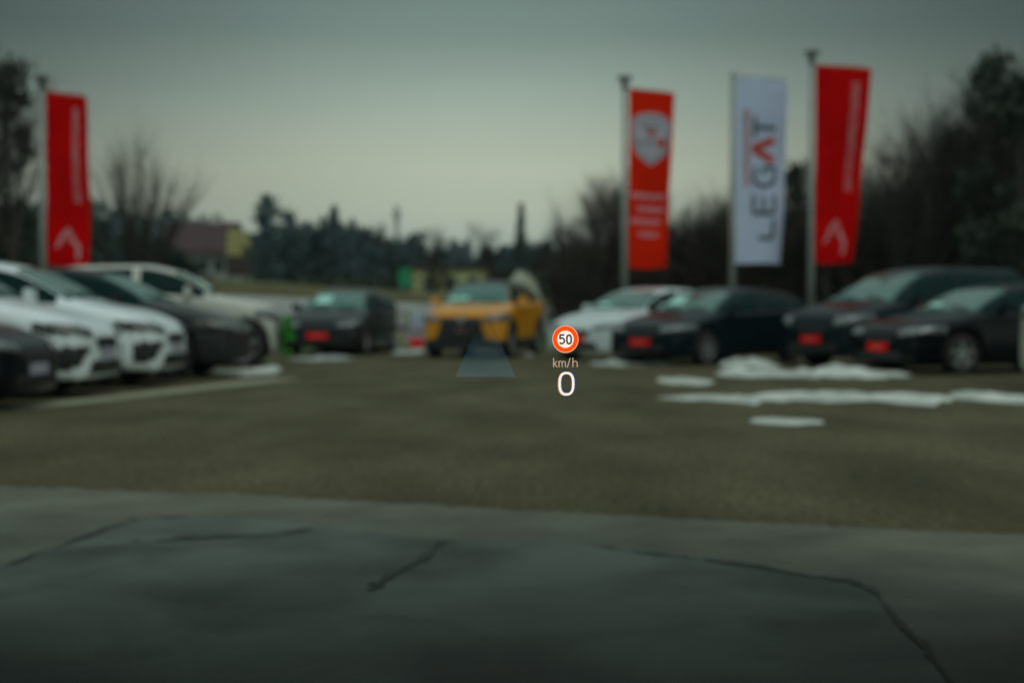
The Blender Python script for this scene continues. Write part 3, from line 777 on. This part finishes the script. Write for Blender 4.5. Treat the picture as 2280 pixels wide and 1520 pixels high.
def conifer(seed, H, Wd):
    rnd = random.Random(seed); tr = MB(); cr = MB(); tr.tube((0, 0, 0), (0, 0, H * .97), H * .02, .02, 7)
    z = H * .08
    while z < H:
        rr = Wd * (1 - z / H) ** .85 * rnd.uniform(.7, 1.15) + .1
        for k in range(int(7 + rr * 5)):
            a = rnd.uniform(0, 6.283); ln = rr * rnd.uniform(.6, 1.1)
            for s_ in range(4):
                t0 = s_ / 4 * ln; b = Vector((math.cos(a), math.sin(a), 0)); p = Vector((-math.sin(a), math.cos(a), 0))
                c = b * t0 + Vector((0, 0, z - t0 * .35)); w = .28 * (1.2 - s_ / 4) * (H / 9)
                e = b * (t0 + ln * .35) + Vector((0, 0, z - (t0 + ln * .35) * .38 - .1))
                cr.add([c + p * w + Vector((0, 0, rnd.uniform(-.1, .1))), c - p * w, e + p * w * .4, e - p * w * .3 + Vector((0, 0, rnd.uniform(-.15, .1)))], [(0, 1, 3, 2)])
        z += H * .022 + .05
    return tr, cr
def leafy(seed, H, Wd, zb, n=5000, leaf=.14):
    rnd = random.Random(seed); tr = MB(); cr = MB(); tr.tube((0, 0, 0), (0, 0, H * .8), H * .018, .03, 7)
    cl_ = []
    for i in range(26):
        z = rnd.uniform(zb, H * .95); a = rnd.uniform(0, 6.28); rr = Wd * math.sin(max(.12, min(1, (H - z) / (H - zb) * .9 + .1)) * 2.2) * rnd.uniform(.1, .9)
        cl_.append((Vector((math.cos(a) * rr, math.sin(a) * rr, z)), rnd.uniform(.35, .9) * Wd * .5)); tr.tube((0, 0, z * .75), cl_[-1][0], .04, .01, 4)
    for i in range(n):
        c, r_ = rnd.choice(cl_); d_ = Vector((rnd.gauss(0, 1), rnd.gauss(0, 1), rnd.gauss(0, .8))) * r_ * .5; p = c + d_
        u = Vector((rnd.uniform(-1, 1), rnd.uniform(-1, 1), rnd.uniform(-1, 1))).normalized(); w = u.orthogonal().normalized(); k = leaf * rnd.uniform(.6, 1.3)
        cr.add([p - u * k, p + w * k * .6, p + u * k, p - w * k * .6], [(0, 1, 2, 3)])
    return tr, cr
def proto(name, gen, cm):
    t = empty(name, (0, 0, -500)); gen[0].build('trunk', M['bark'], t); gen[1].build('crown', M[cm], t)
    return t
# a small library; the source of each kind is placed too
PB = [proto('bare_tree', bare_tree(11, 7, .75, 5), 'twig'), proto('bare_tree', bare_tree(23, 7, .6, 5), 'twig'), proto('bare_tree', bare_tree(5, 7, .95, 5), 'twig_brown'), proto('bare_tree', fan_tree(31, 7), 'twig')]
PC = [proto('conifer', conifer(3, 9, 2.6), 'needle'), proto('conifer', conifer(8, 9, 1.6), 'needle')]
PL = [proto('ivy_clad_tree', leafy(4, 8, 1.5, 1.0, 2600), 'ivy'), proto('evergreen_tree', leafy(9, 8, 2.4, .8, 6000, .16), 'needle')]
M['needle_haze'] = mat('haze_tinted_needles', (.052, .098, .098), .95, var=.25, vscale=1)  # distance haze is mixed into the foliage colour
PF = [proto('conifer', conifer(13, 9, 3.0), 'needle_haze'), proto('evergreen_tree', leafy(19, 8, 2.6, .5, 3500, .2), 'needle_haze'), proto('deciduous_tree', leafy(29, 8, 1.9, 1.2, 2500, .2), 'needle_haze')]
usedp = set(); rndt = random.Random(42)
def plant(P, px, D, ytop, base_h, label, cat, group, sxy=1.0):
    Hh = gz(ytop, D) - terr(gx(px, D), D)
    if P.name in usedp: t = copy_tree(P)
    else: t = P; usedp.add(P.name)
    k = Hh / base_h; t.location = (gx(px, D), D, terr(gx(px, D), D) - .05); t.scale = (k * sxy, k * sxy, k); t.rotation_euler = (0, 0, rndt.uniform(0, 6.28))
    tag(t, label, cat, group); return t
# measured height of each prototype
def hgt(P): return max(max(v_.co.z for v_ in ch.data.vertices) for ch in P.children)
HB = {p.name: hgt(p) for p in PB + PC + PL + PF}
def tree(P, px, D, ytop, label, cat='tree', group=None, sxy=1.0): return plant(P, px, D, ytop, HB.get(P.name, 8), label, cat, group, sxy)
tree(PB[3], 300, 52, 215, 'bare fan shaped tree standing alone right of the left red flag', sxy=.68)
tree(PB[1], 20, 42, 70, 'tall bare tree at the left edge of the picture', sxy=.9)
tree(PL[0], 12, 44, 110, 'ivy clad tree at the left edge behind the tall bare tree', sxy=.7)
tree(PL[0], 48, 47, 250, 'slim ivy clad tree just left of the left flagpole', sxy=.45)
# left dark belt
GB = 'trees in the dark belt behind the left row'
for i, (px, D, yt) in enumerate([(-60, 66, 420), (-10, 74, 440), (40, 62, 470), (80, 72, 450), (120, 65, 470), (165, 78, 455), (205, 70, 440), (245, 80, 470), (285, 72, 500), (325, 84, 480), (365, 78, 520), (405, 90, 545)]):
    tree(PL[1] if i % 3 else PC[0], px, D, yt, 'dark evergreen in the belt of trees behind the left row of cars', 'tree', GB, 1.0)
# hill conifers far left
GH = 'conifers on the far hill'
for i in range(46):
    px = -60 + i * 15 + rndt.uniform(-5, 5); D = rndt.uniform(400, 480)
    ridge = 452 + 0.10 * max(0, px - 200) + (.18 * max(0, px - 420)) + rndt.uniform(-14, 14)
    if px < 640: tree(PF[i % 2], px, D, min(ridge, 560), 'haze-tinted conifer on the far hill', 'tree', GH, 1.5)
# middle distance trees
GM = 'trees in the middle distance'
for P_, px, D, yt, sx_, lab in [
    (PF[2], 597, 120, 428, .8, 'round topped dark tree right of the red roofed house'),
    (PF[1], 645, 130, 448, .7, 'dark bushy tree second to the right of the red roofed house'),
    (PF[0], 745, 190, 455, 1.5, 'pointed conifer, highest of the clump left of centre'),
    (PF[0], 785, 185, 485, 1.7, 'lower conifer on the right side of the clump left of centre'),
    (PB[0], 838, 130, 482, .6, 'small dark tree standing apart left of the green panel'),
    (PL[1], 868, 125, 520, .5, 'dark rounded tree above the green panel'),
    (PB[1], 960, 110, 495, .9, 'bare tree above the pale yellow building'),
    (PB[2], 1070, 105, 482, .8, 'bare tree behind the mustard crossover'),
    (PC[1], 1160, 110, 450, 1.0, 'slender conifer rising highest behind the mustard crossover'),
    (PB[0], 1262, 100, 475, .8, 'bare tree between the slender conifer and the badge flag'),
    (PB[2], 1210, 100, 510, .8, 'low bare tree just right of the slender conifer')]:
    tree(P_, px, D, yt, lab, 'tree', None, sx_)
for px, yt, lb in ((968, 560, 'bare shrubby tree in front of the left half of the pale yellow building'), (1105, 570, 'bare shrubby tree at the right end of the pale yellow building')):
    tree(PB[1], px, 78, yt, lb, 'tree', 'small bare trees before the pale yellow building', .8)
for i in range(44):
    px = 555 + i * 18 + rndt.uniform(-8, 8); D = rndt.uniform(120, 190)
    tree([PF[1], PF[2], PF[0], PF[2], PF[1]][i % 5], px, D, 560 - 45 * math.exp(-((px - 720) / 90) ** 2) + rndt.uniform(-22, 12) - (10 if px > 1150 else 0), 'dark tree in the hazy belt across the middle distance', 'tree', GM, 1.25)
for i in range(26):
    px = 548 + i * 15 + rndt.uniform(-6, 6); D = rndt.uniform(205, 240)
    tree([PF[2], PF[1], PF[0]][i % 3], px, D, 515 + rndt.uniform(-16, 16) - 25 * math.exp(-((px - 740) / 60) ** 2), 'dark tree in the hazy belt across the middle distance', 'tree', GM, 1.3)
# far ridge
for i in range(60):
    px = 520 + i * 22 + rndt.uniform(-8, 8); D = rndt.uniform(520, 700)
    tree(PC[i % 2], px, D, 548 + rndt.uniform(-14, 10) + 10 * math.sin(px * .01), 'pale hazy conifer on the far ridge', 'tree', 'conifers on the far ridge', 2.2)
# right thicket
GT = 'bare trees of the thicket on the right'
tops = [(1310, 470), (1345, 365), (1385, 305), (1430, 410), (1500, 430), (1560, 390), (1610, 380), (1660, 430), (1720, 400), (1760, 320), (1800, 300), (1850, 380), (1900, 350), (1960, 290), (2010, 300), (2060, 260), (2100, 150), (2140, 120), (2200, 60), (2250, 110), (2300, 80), (2360, 90)]
for i, (px, yt) in enumerate(tops):
    D = 50 + (i * 37 % 11) * 1.3; tree(PB[(3, 0, 3, 2)[i % 4]], px, D, yt, 'tangled bare tree in the thicket behind the right hand cars', 'tree', GT, .95)
for i in range(34):
    px = 1290 + i * 33 + rndt.uniform(-8, 8); D = rndt.uniform(56, 72)
    yt = interp([(1200, 560), (1350, 530), (1600, 485), (1800, 470), (1950, 455), (2100, 385), (2280, 240), (2600, 180)], px) + rndt.uniform(-15, 25)
    tree(PB[(i + 1) % 3], px, D, yt, 'tangled bare tree in the thicket behind the right hand cars', 'tree', GT, 1.15)
tree(PL[0], 1775, 52, 345, 'ivy clad tree between the white flag and the tallest red flag', sxy=.55)
tree(PL[0], 2195, 50, 95, 'highest ivy clad tree at the right edge of the picture', sxy=.6)
tree(PL[0], 2270, 48, 150, 'broad ivy clad tree at the right edge', sxy=1.0)
tree(PL[0], 2110, 54, 270, 'ivy clad tree left of the highest one on the right', sxy=.5)
for p in PB + PC + PL:
    if p.name not in usedp: print('unused', p.name)
# undergrowth mass
rndu = random.Random(77); mb = MB()
for i in range(26000):
    px = rndu.uniform(1230, 2700); D = rndu.uniform(50, 66); x = gx(px, D)
    yt = interp([(1200, 600), (1350, 555), (1600, 520), (1800, 500), (1950, 460), (2100, 380), (2280, 270), (2800, 200)], px)
    zt = gz(yt, D); z = rndu.uniform(0, 1) ** 1.0 * zt; l = rndu.uniform(.5, 1.2)
    d_ = Vector((rndu.uniform(-1, 1), rndu.uniform(-1, 1), rndu.uniform(-.2, 1.6))).normalized() * l; w = rndu.uniform(.02, .06); q = Vector((x, D, z + terr(x, D)*.4))
    s_ = Vector((rndu.uniform(-1, 1), rndu.uniform(-1, 1), 0)).normalized() * w
    mb.add([q - s_, q + s_, q + d_ + s_ * .3, q + d_ - s_ * .3], [(0, 1, 2, 3)])
tag(mb.build('undergrowth', M['twig_brown']), 'dense brown undergrowth filling the foot of the thicket', 'undergrowth', kind='stuff')
mb = MB()
for i in range(12000):
    px = rndu.uniform(-300, 1350); D = rndu.uniform(84, 100); x = gx(px, D); hb = interp([(-400, 6), (300, 5), (500, 2.2), (700, 2.6), (1350, 3.4)], px)
    z = terr(x, D) + rndu.uniform(0, hb); l = rndu.uniform(.3, .8)
    d_ = Vector((rndu.uniform(-1, 1), rndu.uniform(-1, 1), rndu.uniform(-.5, 1))).normalized() * l; w = rndu.uniform(.05, .14); q = Vector((x, D, z))
    s_ = Vector((rndu.uniform(-1, 1), rndu.uniform(-1, 1), rndu.uniform(-.5, .5))).normalized() * w
    mb.add([q - s_, q + s_, q + d_ + s_ * .5, q + d_ - s_ * .5], [(0, 1, 2, 3)])
tag(mb.build('hedgerow', M['ivy']), 'dark scrub and hedgerow along the far side of the embankment', 'hedgerow', kind='stuff')

# ------------------------------------------------------------------ buildings
def house():
    D = 112; x0, x1 = gx(362, D), gx(514, D); w = x1 - x0; zb = gz(605, D) - .8; ze = gz(556, D); zr = gz(492, D)
    t = empty('house', ((x0 + x1) / 2, D, zb), R(-5), 'distant house with a dark red roof, white walls and a yellow gable', 'house')
    dp = 3.6; e = ze - zb; r_ = zr - zb
    mb = MB(); mb.box((0, dp / 2, e / 2), (w, dp, e)); mb.build('wall', M['housewall'], t)
    vs = []
    o_ = .35
    for x in (-w / 2 - o_, w / 2 + o_):
        for y, z in ((-.7, e - .2), (dp / 2, r_), (dp + .7, e - .2), (dp + .7, e - .35), (dp / 2, r_ - .15), (-.7, e - .35)): vs.append((x, y, z))
    link('roof', vs, [(0, 1, 7, 6), (1, 2, 8, 7), (3, 4, 10, 9), (4, 5, 11, 10), (0, 6, 11, 5), (2, 3, 9, 8), (0, 5, 4, 1), (1, 4, 3, 2), (6, 7, 10, 11), (7, 8, 9, 10)], M['roofred'], t)
    x = w / 2 + .02; vs = [(x, .1, e), (x, dp - .1, e), (x, dp / 2, r_ - .3), (x - .12, .1, e), (x - .12, dp - .1, e), (x - .12, dp / 2, r_ - .3)]
    link('gable', vs, [(0, 1, 2), (5, 4, 3), (0, 3, 4, 1)], M['yellow'], t)
    mb = MB(); mb.box((w * .2, dp * .55, r_ + .1), (.6, .6, 1.2)); mb.build('chimney', M['housewall'], t)
    for k in range(4):
        mb = MB(); mb.box((-w * .36 + k * w * .23, -.02, e * .5), (.8, .08, e * .4)); mb.build('window', M['darkwin'], t)
    return t
house()
# yellow annexe facing the camera, right of the house
D = 110; t = empty('annexe', (gx(540, D), D - 3, gz(600, D) - .5), 0, 'small yellow gabled annexe at the right end of the red roofed house', 'house')
wz = 1.25; mb = MB(); mb.box((0, 2, 1.1), (1.3, 4, 2.2)); mb.build('wall', M['wood'], t)
e = gz(572, D) - gz(600, D) + .5; r_ = gz(515, D) - gz(600, D) + .5
link('gable', [(-.65, -.05, e), (.65, -.05, e), (.25, -.05, r_), (-.5, -.05, r_ * .98), (-.65, 4, e), (.65, 4, e), (.25, 4, r_), (-.5, 4, r_ * .98)], [(0, 1, 2, 3), (7, 6, 5, 4), (0, 4, 5, 1), (1, 5, 6, 2), (2, 6, 7, 3), (3, 7, 4, 0)], M['yellow'], t)
mb = MB(); mb.box((0, -.06, .8), (.8, .06, 1.1)); mb.build('door', M['wood'], t)
M['bright_leaf'] = mat('bright_leaves', (.02, .20, .01), .8, col2=(.05, .34, .03), vscale=6)
gl = leafy(15, .85, .2, .1, 900, .05); t = empty('green_shrub', (gx(636, 29.4), 29.4, 0), 0, 'bright green shrub between the cream SUV and the dark grey hatchback', 'shrub')
gl[0].build('stem', M['bark'], t); gl[1].build('foliage', M['bright_leaf'], t)
# far pale yellow building
D = 86; x0, x1 = gx(918, D), gx(1085, D); zt, zb_ = gz(600, D), terr(0, D)
t = empty('commercial_building', ((x0 + x1) / 2, D, zb_), 0, 'low pale yellow building behind the bare trees in the centre', 'building')
w = x1 - x0; h = zt - zb_
mb = MB(); mb.box((0, 3, h / 2), (w, 6, h)); mb.build('wall', M['paleyellow'], t)
mb = MB(); mb.box((0, 3, h + .1), (w + .5, 6.5, .2)); mb.build('roof', M['roofred'], t)
for k, x in enumerate((-.28, .02, .3)):
    mb = MB(); mb.box((w * x, -.03, h * .62), (.55, .08, h * .5)); mb.build('window', M['darkwin'], t)
D = 84; t = empty('advertising_sign', (gx(902, D), D, terr(gx(902, D), D)), 0, 'bright green sign panel left of the pale yellow building', 'sign')
zt = gz(597, D) - terr(gx(902, D), D); zb2 = gz(641, D) - terr(gx(902, D), D)
mb = MB(); mb.box((0, 0, (zt + zb2) / 2), (.72, .12, zt - zb2)); mb.build('panel', M['greensign'], t)
mb = MB()
for x in (-.25, .25): mb.tube((x, .1, 0), (x, .1, zt), .04, .04, 6)
mb.build('post', M['pole'], t)
# distant mast
D = 600; t = empty('distant_tower', (gx(884, D), D, terr(gx(884, D), D)), 0, 'faint slim tower rising above the far ridge', 'tower')
zt = gz(458, D) - terr(gx(884, D), D); mb = MB(); mb.tube((0, 0, 0), (0, 0, zt), 1.3, .9, 10); mb.build('shaft', M['housewall'], t)
mb = MB(); mb.tube((0, 0, zt - 6), (0, 0, zt - 2), 1.6, 1.6, 10); mb.build('gallery', M['housewall'], t)
# bushes of pale shapes behind the mustard crossover
D = 40; t = empty('curved_banner', (gx(1200, D), D, 0), 0, 'pale curved banner leaning over behind the mustard crossover', 'banner')
mb = MB(); Pp = []
for i in range(17):
    q = i / 16; Pp.append(Vector((.16 - .75 * q ** 2.4 , 0, .2 + 1.95 * math.sin(q * 1.45))))
for a_, b_ in zip(Pp, Pp[1:]): mb.tube(a_, b_, .02, .02, 6)
mb.build('pole', M['pole'], t)
vs = []; 
for i, p in enumerate(Pp[4:]):
    q = i / 12; vs += [p, p + Vector((-.34 * (1 - .3 * q), .05 * math.sin(q * 6), -.22 - .1 * q))]
link('cloth', vs, [(2 * i, 2 * i + 1, 2 * i + 3, 2 * i + 2) for i in range(12)], mat('cream_cloth', (.5, .52, .42), .8, var=.1), t, True)
# small boards between the two middle cars
def board(px, D, y0, y1, wpx, m, label, blocks):
    t = empty('advertising_board', (gx(px, D), D, 0), 0, label, 'sign', 'boards standing left of the mustard crossover')
    z0, z1 = max(.05, gz(y1, D)), gz(y0, D); w = wpx / F * D
    mb = MB(); mb.box((0, 0, (z0 + z1) / 2), (w, .05, z1 - z0)); mb.build('panel', m, t)
    mb = MB(); mb.box((-w / 2, 0, z1 / 2), (.05, .09, z1)); mb.box((w / 2, 0, z1 / 2), (.05, .09, z1)); mb.build('frame', M['pole'], t)
    for (cx, cz, bw, bh, mm) in blocks:
        mb = MB(); mb.box((cx * w, -.04, z0 + cz * (z1 - z0)), (bw * w, .03, bh * (z1 - z0))); mb.build('print', M[mm], t)
board(896, 34, 690, 768, 30, M['housewall'], 'white board with two dark bands beside the maroon car', [(0, .5, .9, .06, 'black'), (0, .2, .5, .2, 'yellow')])
board(928, 33, 700, 772, 34, M['badge'], 'pale board with a red foot left of the mustard crossover', [(0, .14, .9, .25, 'redplate'), (.0, .5, .6, .15, 'paleredprint')])

# ------------------------------------------------------------------ head-up display image, floating over the bonnet
HD = 2.5; k = HD / F
t = empty('head_up_display', (gx(1259, HD), HD, gz(820, HD)), 0, 'glowing head-up display reading 50 km/h and 0, floating in sharp focus', 'display')
ORG = (1259, 820)
def hp(px, py, dy=0): return Vector(((px - ORG[0]) * k, dy, -(py - ORG[1]) * k))
def disc(mb, cx, cy, r0, r1, dy, asp_=1.04, n=64):
    vs = []; fs = []
    for i in range(n):
        a = 2 * math.pi * i / n
        for r_ in (r0, r1):
            for dd in (0, .0006): vs.append(hp(cx + r_ * math.cos(a), cy - r_ * asp_ * math.sin(a), dy + dd))
    for i in range(n):
        j = (i + 1) % n; fs += [(4 * i, 4 * i + 2, 4 * j + 2, 4 * j), (4 * i + 1, 4 * j + 1, 4 * j + 3, 4 * i + 3), (4 * i + 2, 4 * i + 3, 4 * j + 3, 4 * j + 2)]
    mb.add(vs, fs)
E_red = emis('display_red', (1.0, .085, .006), 1.0); E_white = emis('display_white', (1.0, .88, .76), 1.0)
E_dim = emis('display_dim_white', (.74, .80, .66), .50); E_pale = emis('display_pale_ring', (1.0, .42, .25), .95)
E_ink = emis('display_dark_digits', (.035, .045, .075), 1.0)
E_or = emis('display_fringe_orange', (1.0, .38, .10), .2, additive=True); E_bl = emis('display_fringe_blue', (.10, .30, 1.0), .38, additive=True)
E_cone = emis('display_blue', (.030, .095, .125), .42, additive=.84, fade=(.004, .078))
sg = empty('speed_limit_symbol', (0, 0, 0)); sg.parent = t
mb = MB(); disc(mb, 1259, 755, 18.5, 28.0, 0); mb.build('red_ring', E_red, sg)
mb = MB(); disc(mb, 1259, 755, 27.6, 29.4, -.0008); mb.build('outer_rim', E_pale, sg)
mb = MB(); disc(mb, 1259, 755, 0.1, 19.6, .0016); mb.build('white_disc', E_white, sg)
def stroke3(mb, pts, hw, dy, closed=False):
    P = [hp(*p, dy) for p in pts]; n = len(P); vs = []; fs = []
    for i in range(n):
        if closed: d = P[(i + 1) % n] - P[i - 1]
        else: d = P[min(i + 1, n - 1)] - P[max(i - 1, 0)]
        d.normalize(); nr_ = Vector((-d.z, 0, d.x)) * hw * k
        vs += [P[i] + nr_, P[i] - nr_, P[i] + nr_ + Vector((0, .0005, 0)), P[i] - nr_ + Vector((0, .0005, 0))]
    for i in range(n if closed else n - 1):
        j = (i + 1) % n; fs += [(4 * i, 4 * i + 1, 4 * j + 1, 4 * j), (4 * i + 2, 4 * j + 2, 4 * j + 3, 4 * i + 3), (4 * i, 4 * j, 4 * j + 2, 4 * i + 2), (4 * i + 1, 4 * i + 3, 4 * j + 3, 4 * j + 1)]
    mb.add(vs, fs)
def oval(cx, cy, rx, ry, p=2.6, n=48):
    o_ = []
    for i in range(n):
        a = 2 * math.pi * i / n; c, s_ = math.cos(a), math.sin(a)
        o_.append((cx + rx * math.copysign(abs(c) ** (2 / p), c), cy - ry * math.copysign(abs(s_) ** (2 / p), s_)))
    return o_
mb = MB(); stroke3(mb, oval(1267, 755.5, 4.9, 9.4), 1.95, -.0016, True); mb.build('digit', E_ink, sg)
five = [(1256.5, 745.5), (1247.5, 745.5)]; mb = MB(); stroke3(mb, five, 1.9, -.0016); stroke3(mb, [(1247.3, 744.2), (1246.6, 754.5)], 1.9, -.0016)
arc = [(1246.6, 753.6)] + [(1250.6 - 5.4 * math.cos(a), 758.6 - 6.4 * math.sin(a)) for a in [R(50 + i * 15) for i in range(0, 16)]]
arc = [(1246.6, 754.6), (1248.6, 752.7), (1251.6, 752.2), (1254.6, 753.6), (1256.4, 756.6), (1256.4, 760), (1254.8, 763.2), (1251.6, 764.9), (1248.2, 764.3), (1246.0, 762.2)]
stroke3(mb, arc, 1.9, -.0016); mb.build('digit', E_ink, sg)
# km/h
unit = MB()
def U(dx, dst):
    S3 = lambda pts, hw=.72: stroke3(dst, [(x + dx, y) for x, y in pts], hw, -.0004 if dx else 0)
    S3([(1233, 796.5), (1233, 817)]); S3([(1240, 804), (1233.6, 811)]); S3([(1235, 809.4), (1241, 817)])
    S3([(1245, 803.5), (1245, 817)]); S3([(1245, 806), (1247, 804.2), (1249.6, 803.9), (1251.6, 805), (1252, 808), (1252, 817)]); S3([(1252, 807), (1254, 804.4), (1256.8, 803.9), (1258.8, 805), (1259.4, 808), (1259.4, 817)])
    S3([(1270, 796.5), (1263.5, 818)])
    S3([(1276, 796), (1276, 817)]); S3([(1276, 807), (1278.5, 804.3), (1281.6, 803.9), (1284.6, 805.2), (1285.6, 808), (1285.6, 817)])
U(0, unit); uo = unit.build('unit_text', E_dim, t)
g1_ = MB(); U(-.9, g1_); g1_.build('fringe', E_or, uo); 
mb = MB(); stroke3(mb, oval(1261.3, 854, 15.2, 23.8), 2.5, 0, True); so = mb.build('speed_digit', E_white, t)
mb = MB(); stroke3(mb, oval(1259.9, 854.6, 15.6, 24.2), 2.6, .0014, True); mb.build('fringe', E_or, so)
mb = MB(); stroke3(mb, oval(1262.7, 853.6, 15.0, 23.6), 2.6, .0028, True); mb.build('fringe', E_bl, so)
cone = [hp(1013, 839, .004), hp(1148, 839, .004), hp(1094, 712, .004), hp(1070, 712, .004)]
ct = empty('guidance_marker', (0, 0, 0)); ct.parent = t
# local z 0 at its foot so the display fades towards its tip
base = hp(1080, 839, .004); vs = [p - base for p in cone]
link('blue_cone', vs, [(0, 1, 2, 3)], E_cone, ct).location = base

# ------------------------------------------------------------------ unseen porch added around the camera to darken the near paving
t = empty('added_shade_porch', (0, 0, 0), 0, 'unseen grey porch added around the camera to shade the near paving', 'building')
for sx_ in (-1, 1):
    mb = MB(); mb.box((sx_ * 1.93, -1.9, 1.16), (.25, 12.6, 2.32)); mb.build('wall', M['shade_wall'], t)
mb = MB(); mb.box((0, -8.35, 1.16), (4.11, .25, 2.32)); mb.build('back_wall', M['shade_wall'], t)
mb = MB(); mb.box((0, -1.7, 2.45), (4.5, 13.4, .2)); mb.build('roof', M['shade_wall'], t)

# ------------------------------------------------------------------ haze
hz = MB(); hz.box((0, 330, 41), (1500, 840, 88)); ho = hz.build('haze', None if False else mat('tmp', (1, 1, 1)))
hm = bpy.data.materials.new('haze_air'); hm.use_nodes = True; ht = hm.node_tree; ht.nodes.clear()
o_ = ht.nodes.new("ShaderNodeOutputMaterial"); pv = ht.nodes.new("ShaderNodeVolumePrincipled"); ht.links.new(pv.outputs[0], o_.inputs['Volume'])
pv.inputs['Color'].default_value = (.72, .88, .95, 1); pv.inputs['Density'].default_value = .00026; pv.inputs['Anisotropy'].default_value = .3
ho.data.materials.clear(); ho.data.materials.append(hm); ho['kind'] = 'stuff'; ho['label'] = 'pale bluish winter haze over the distance'
bpy.context.scene.cycles.volume_max_steps = 64
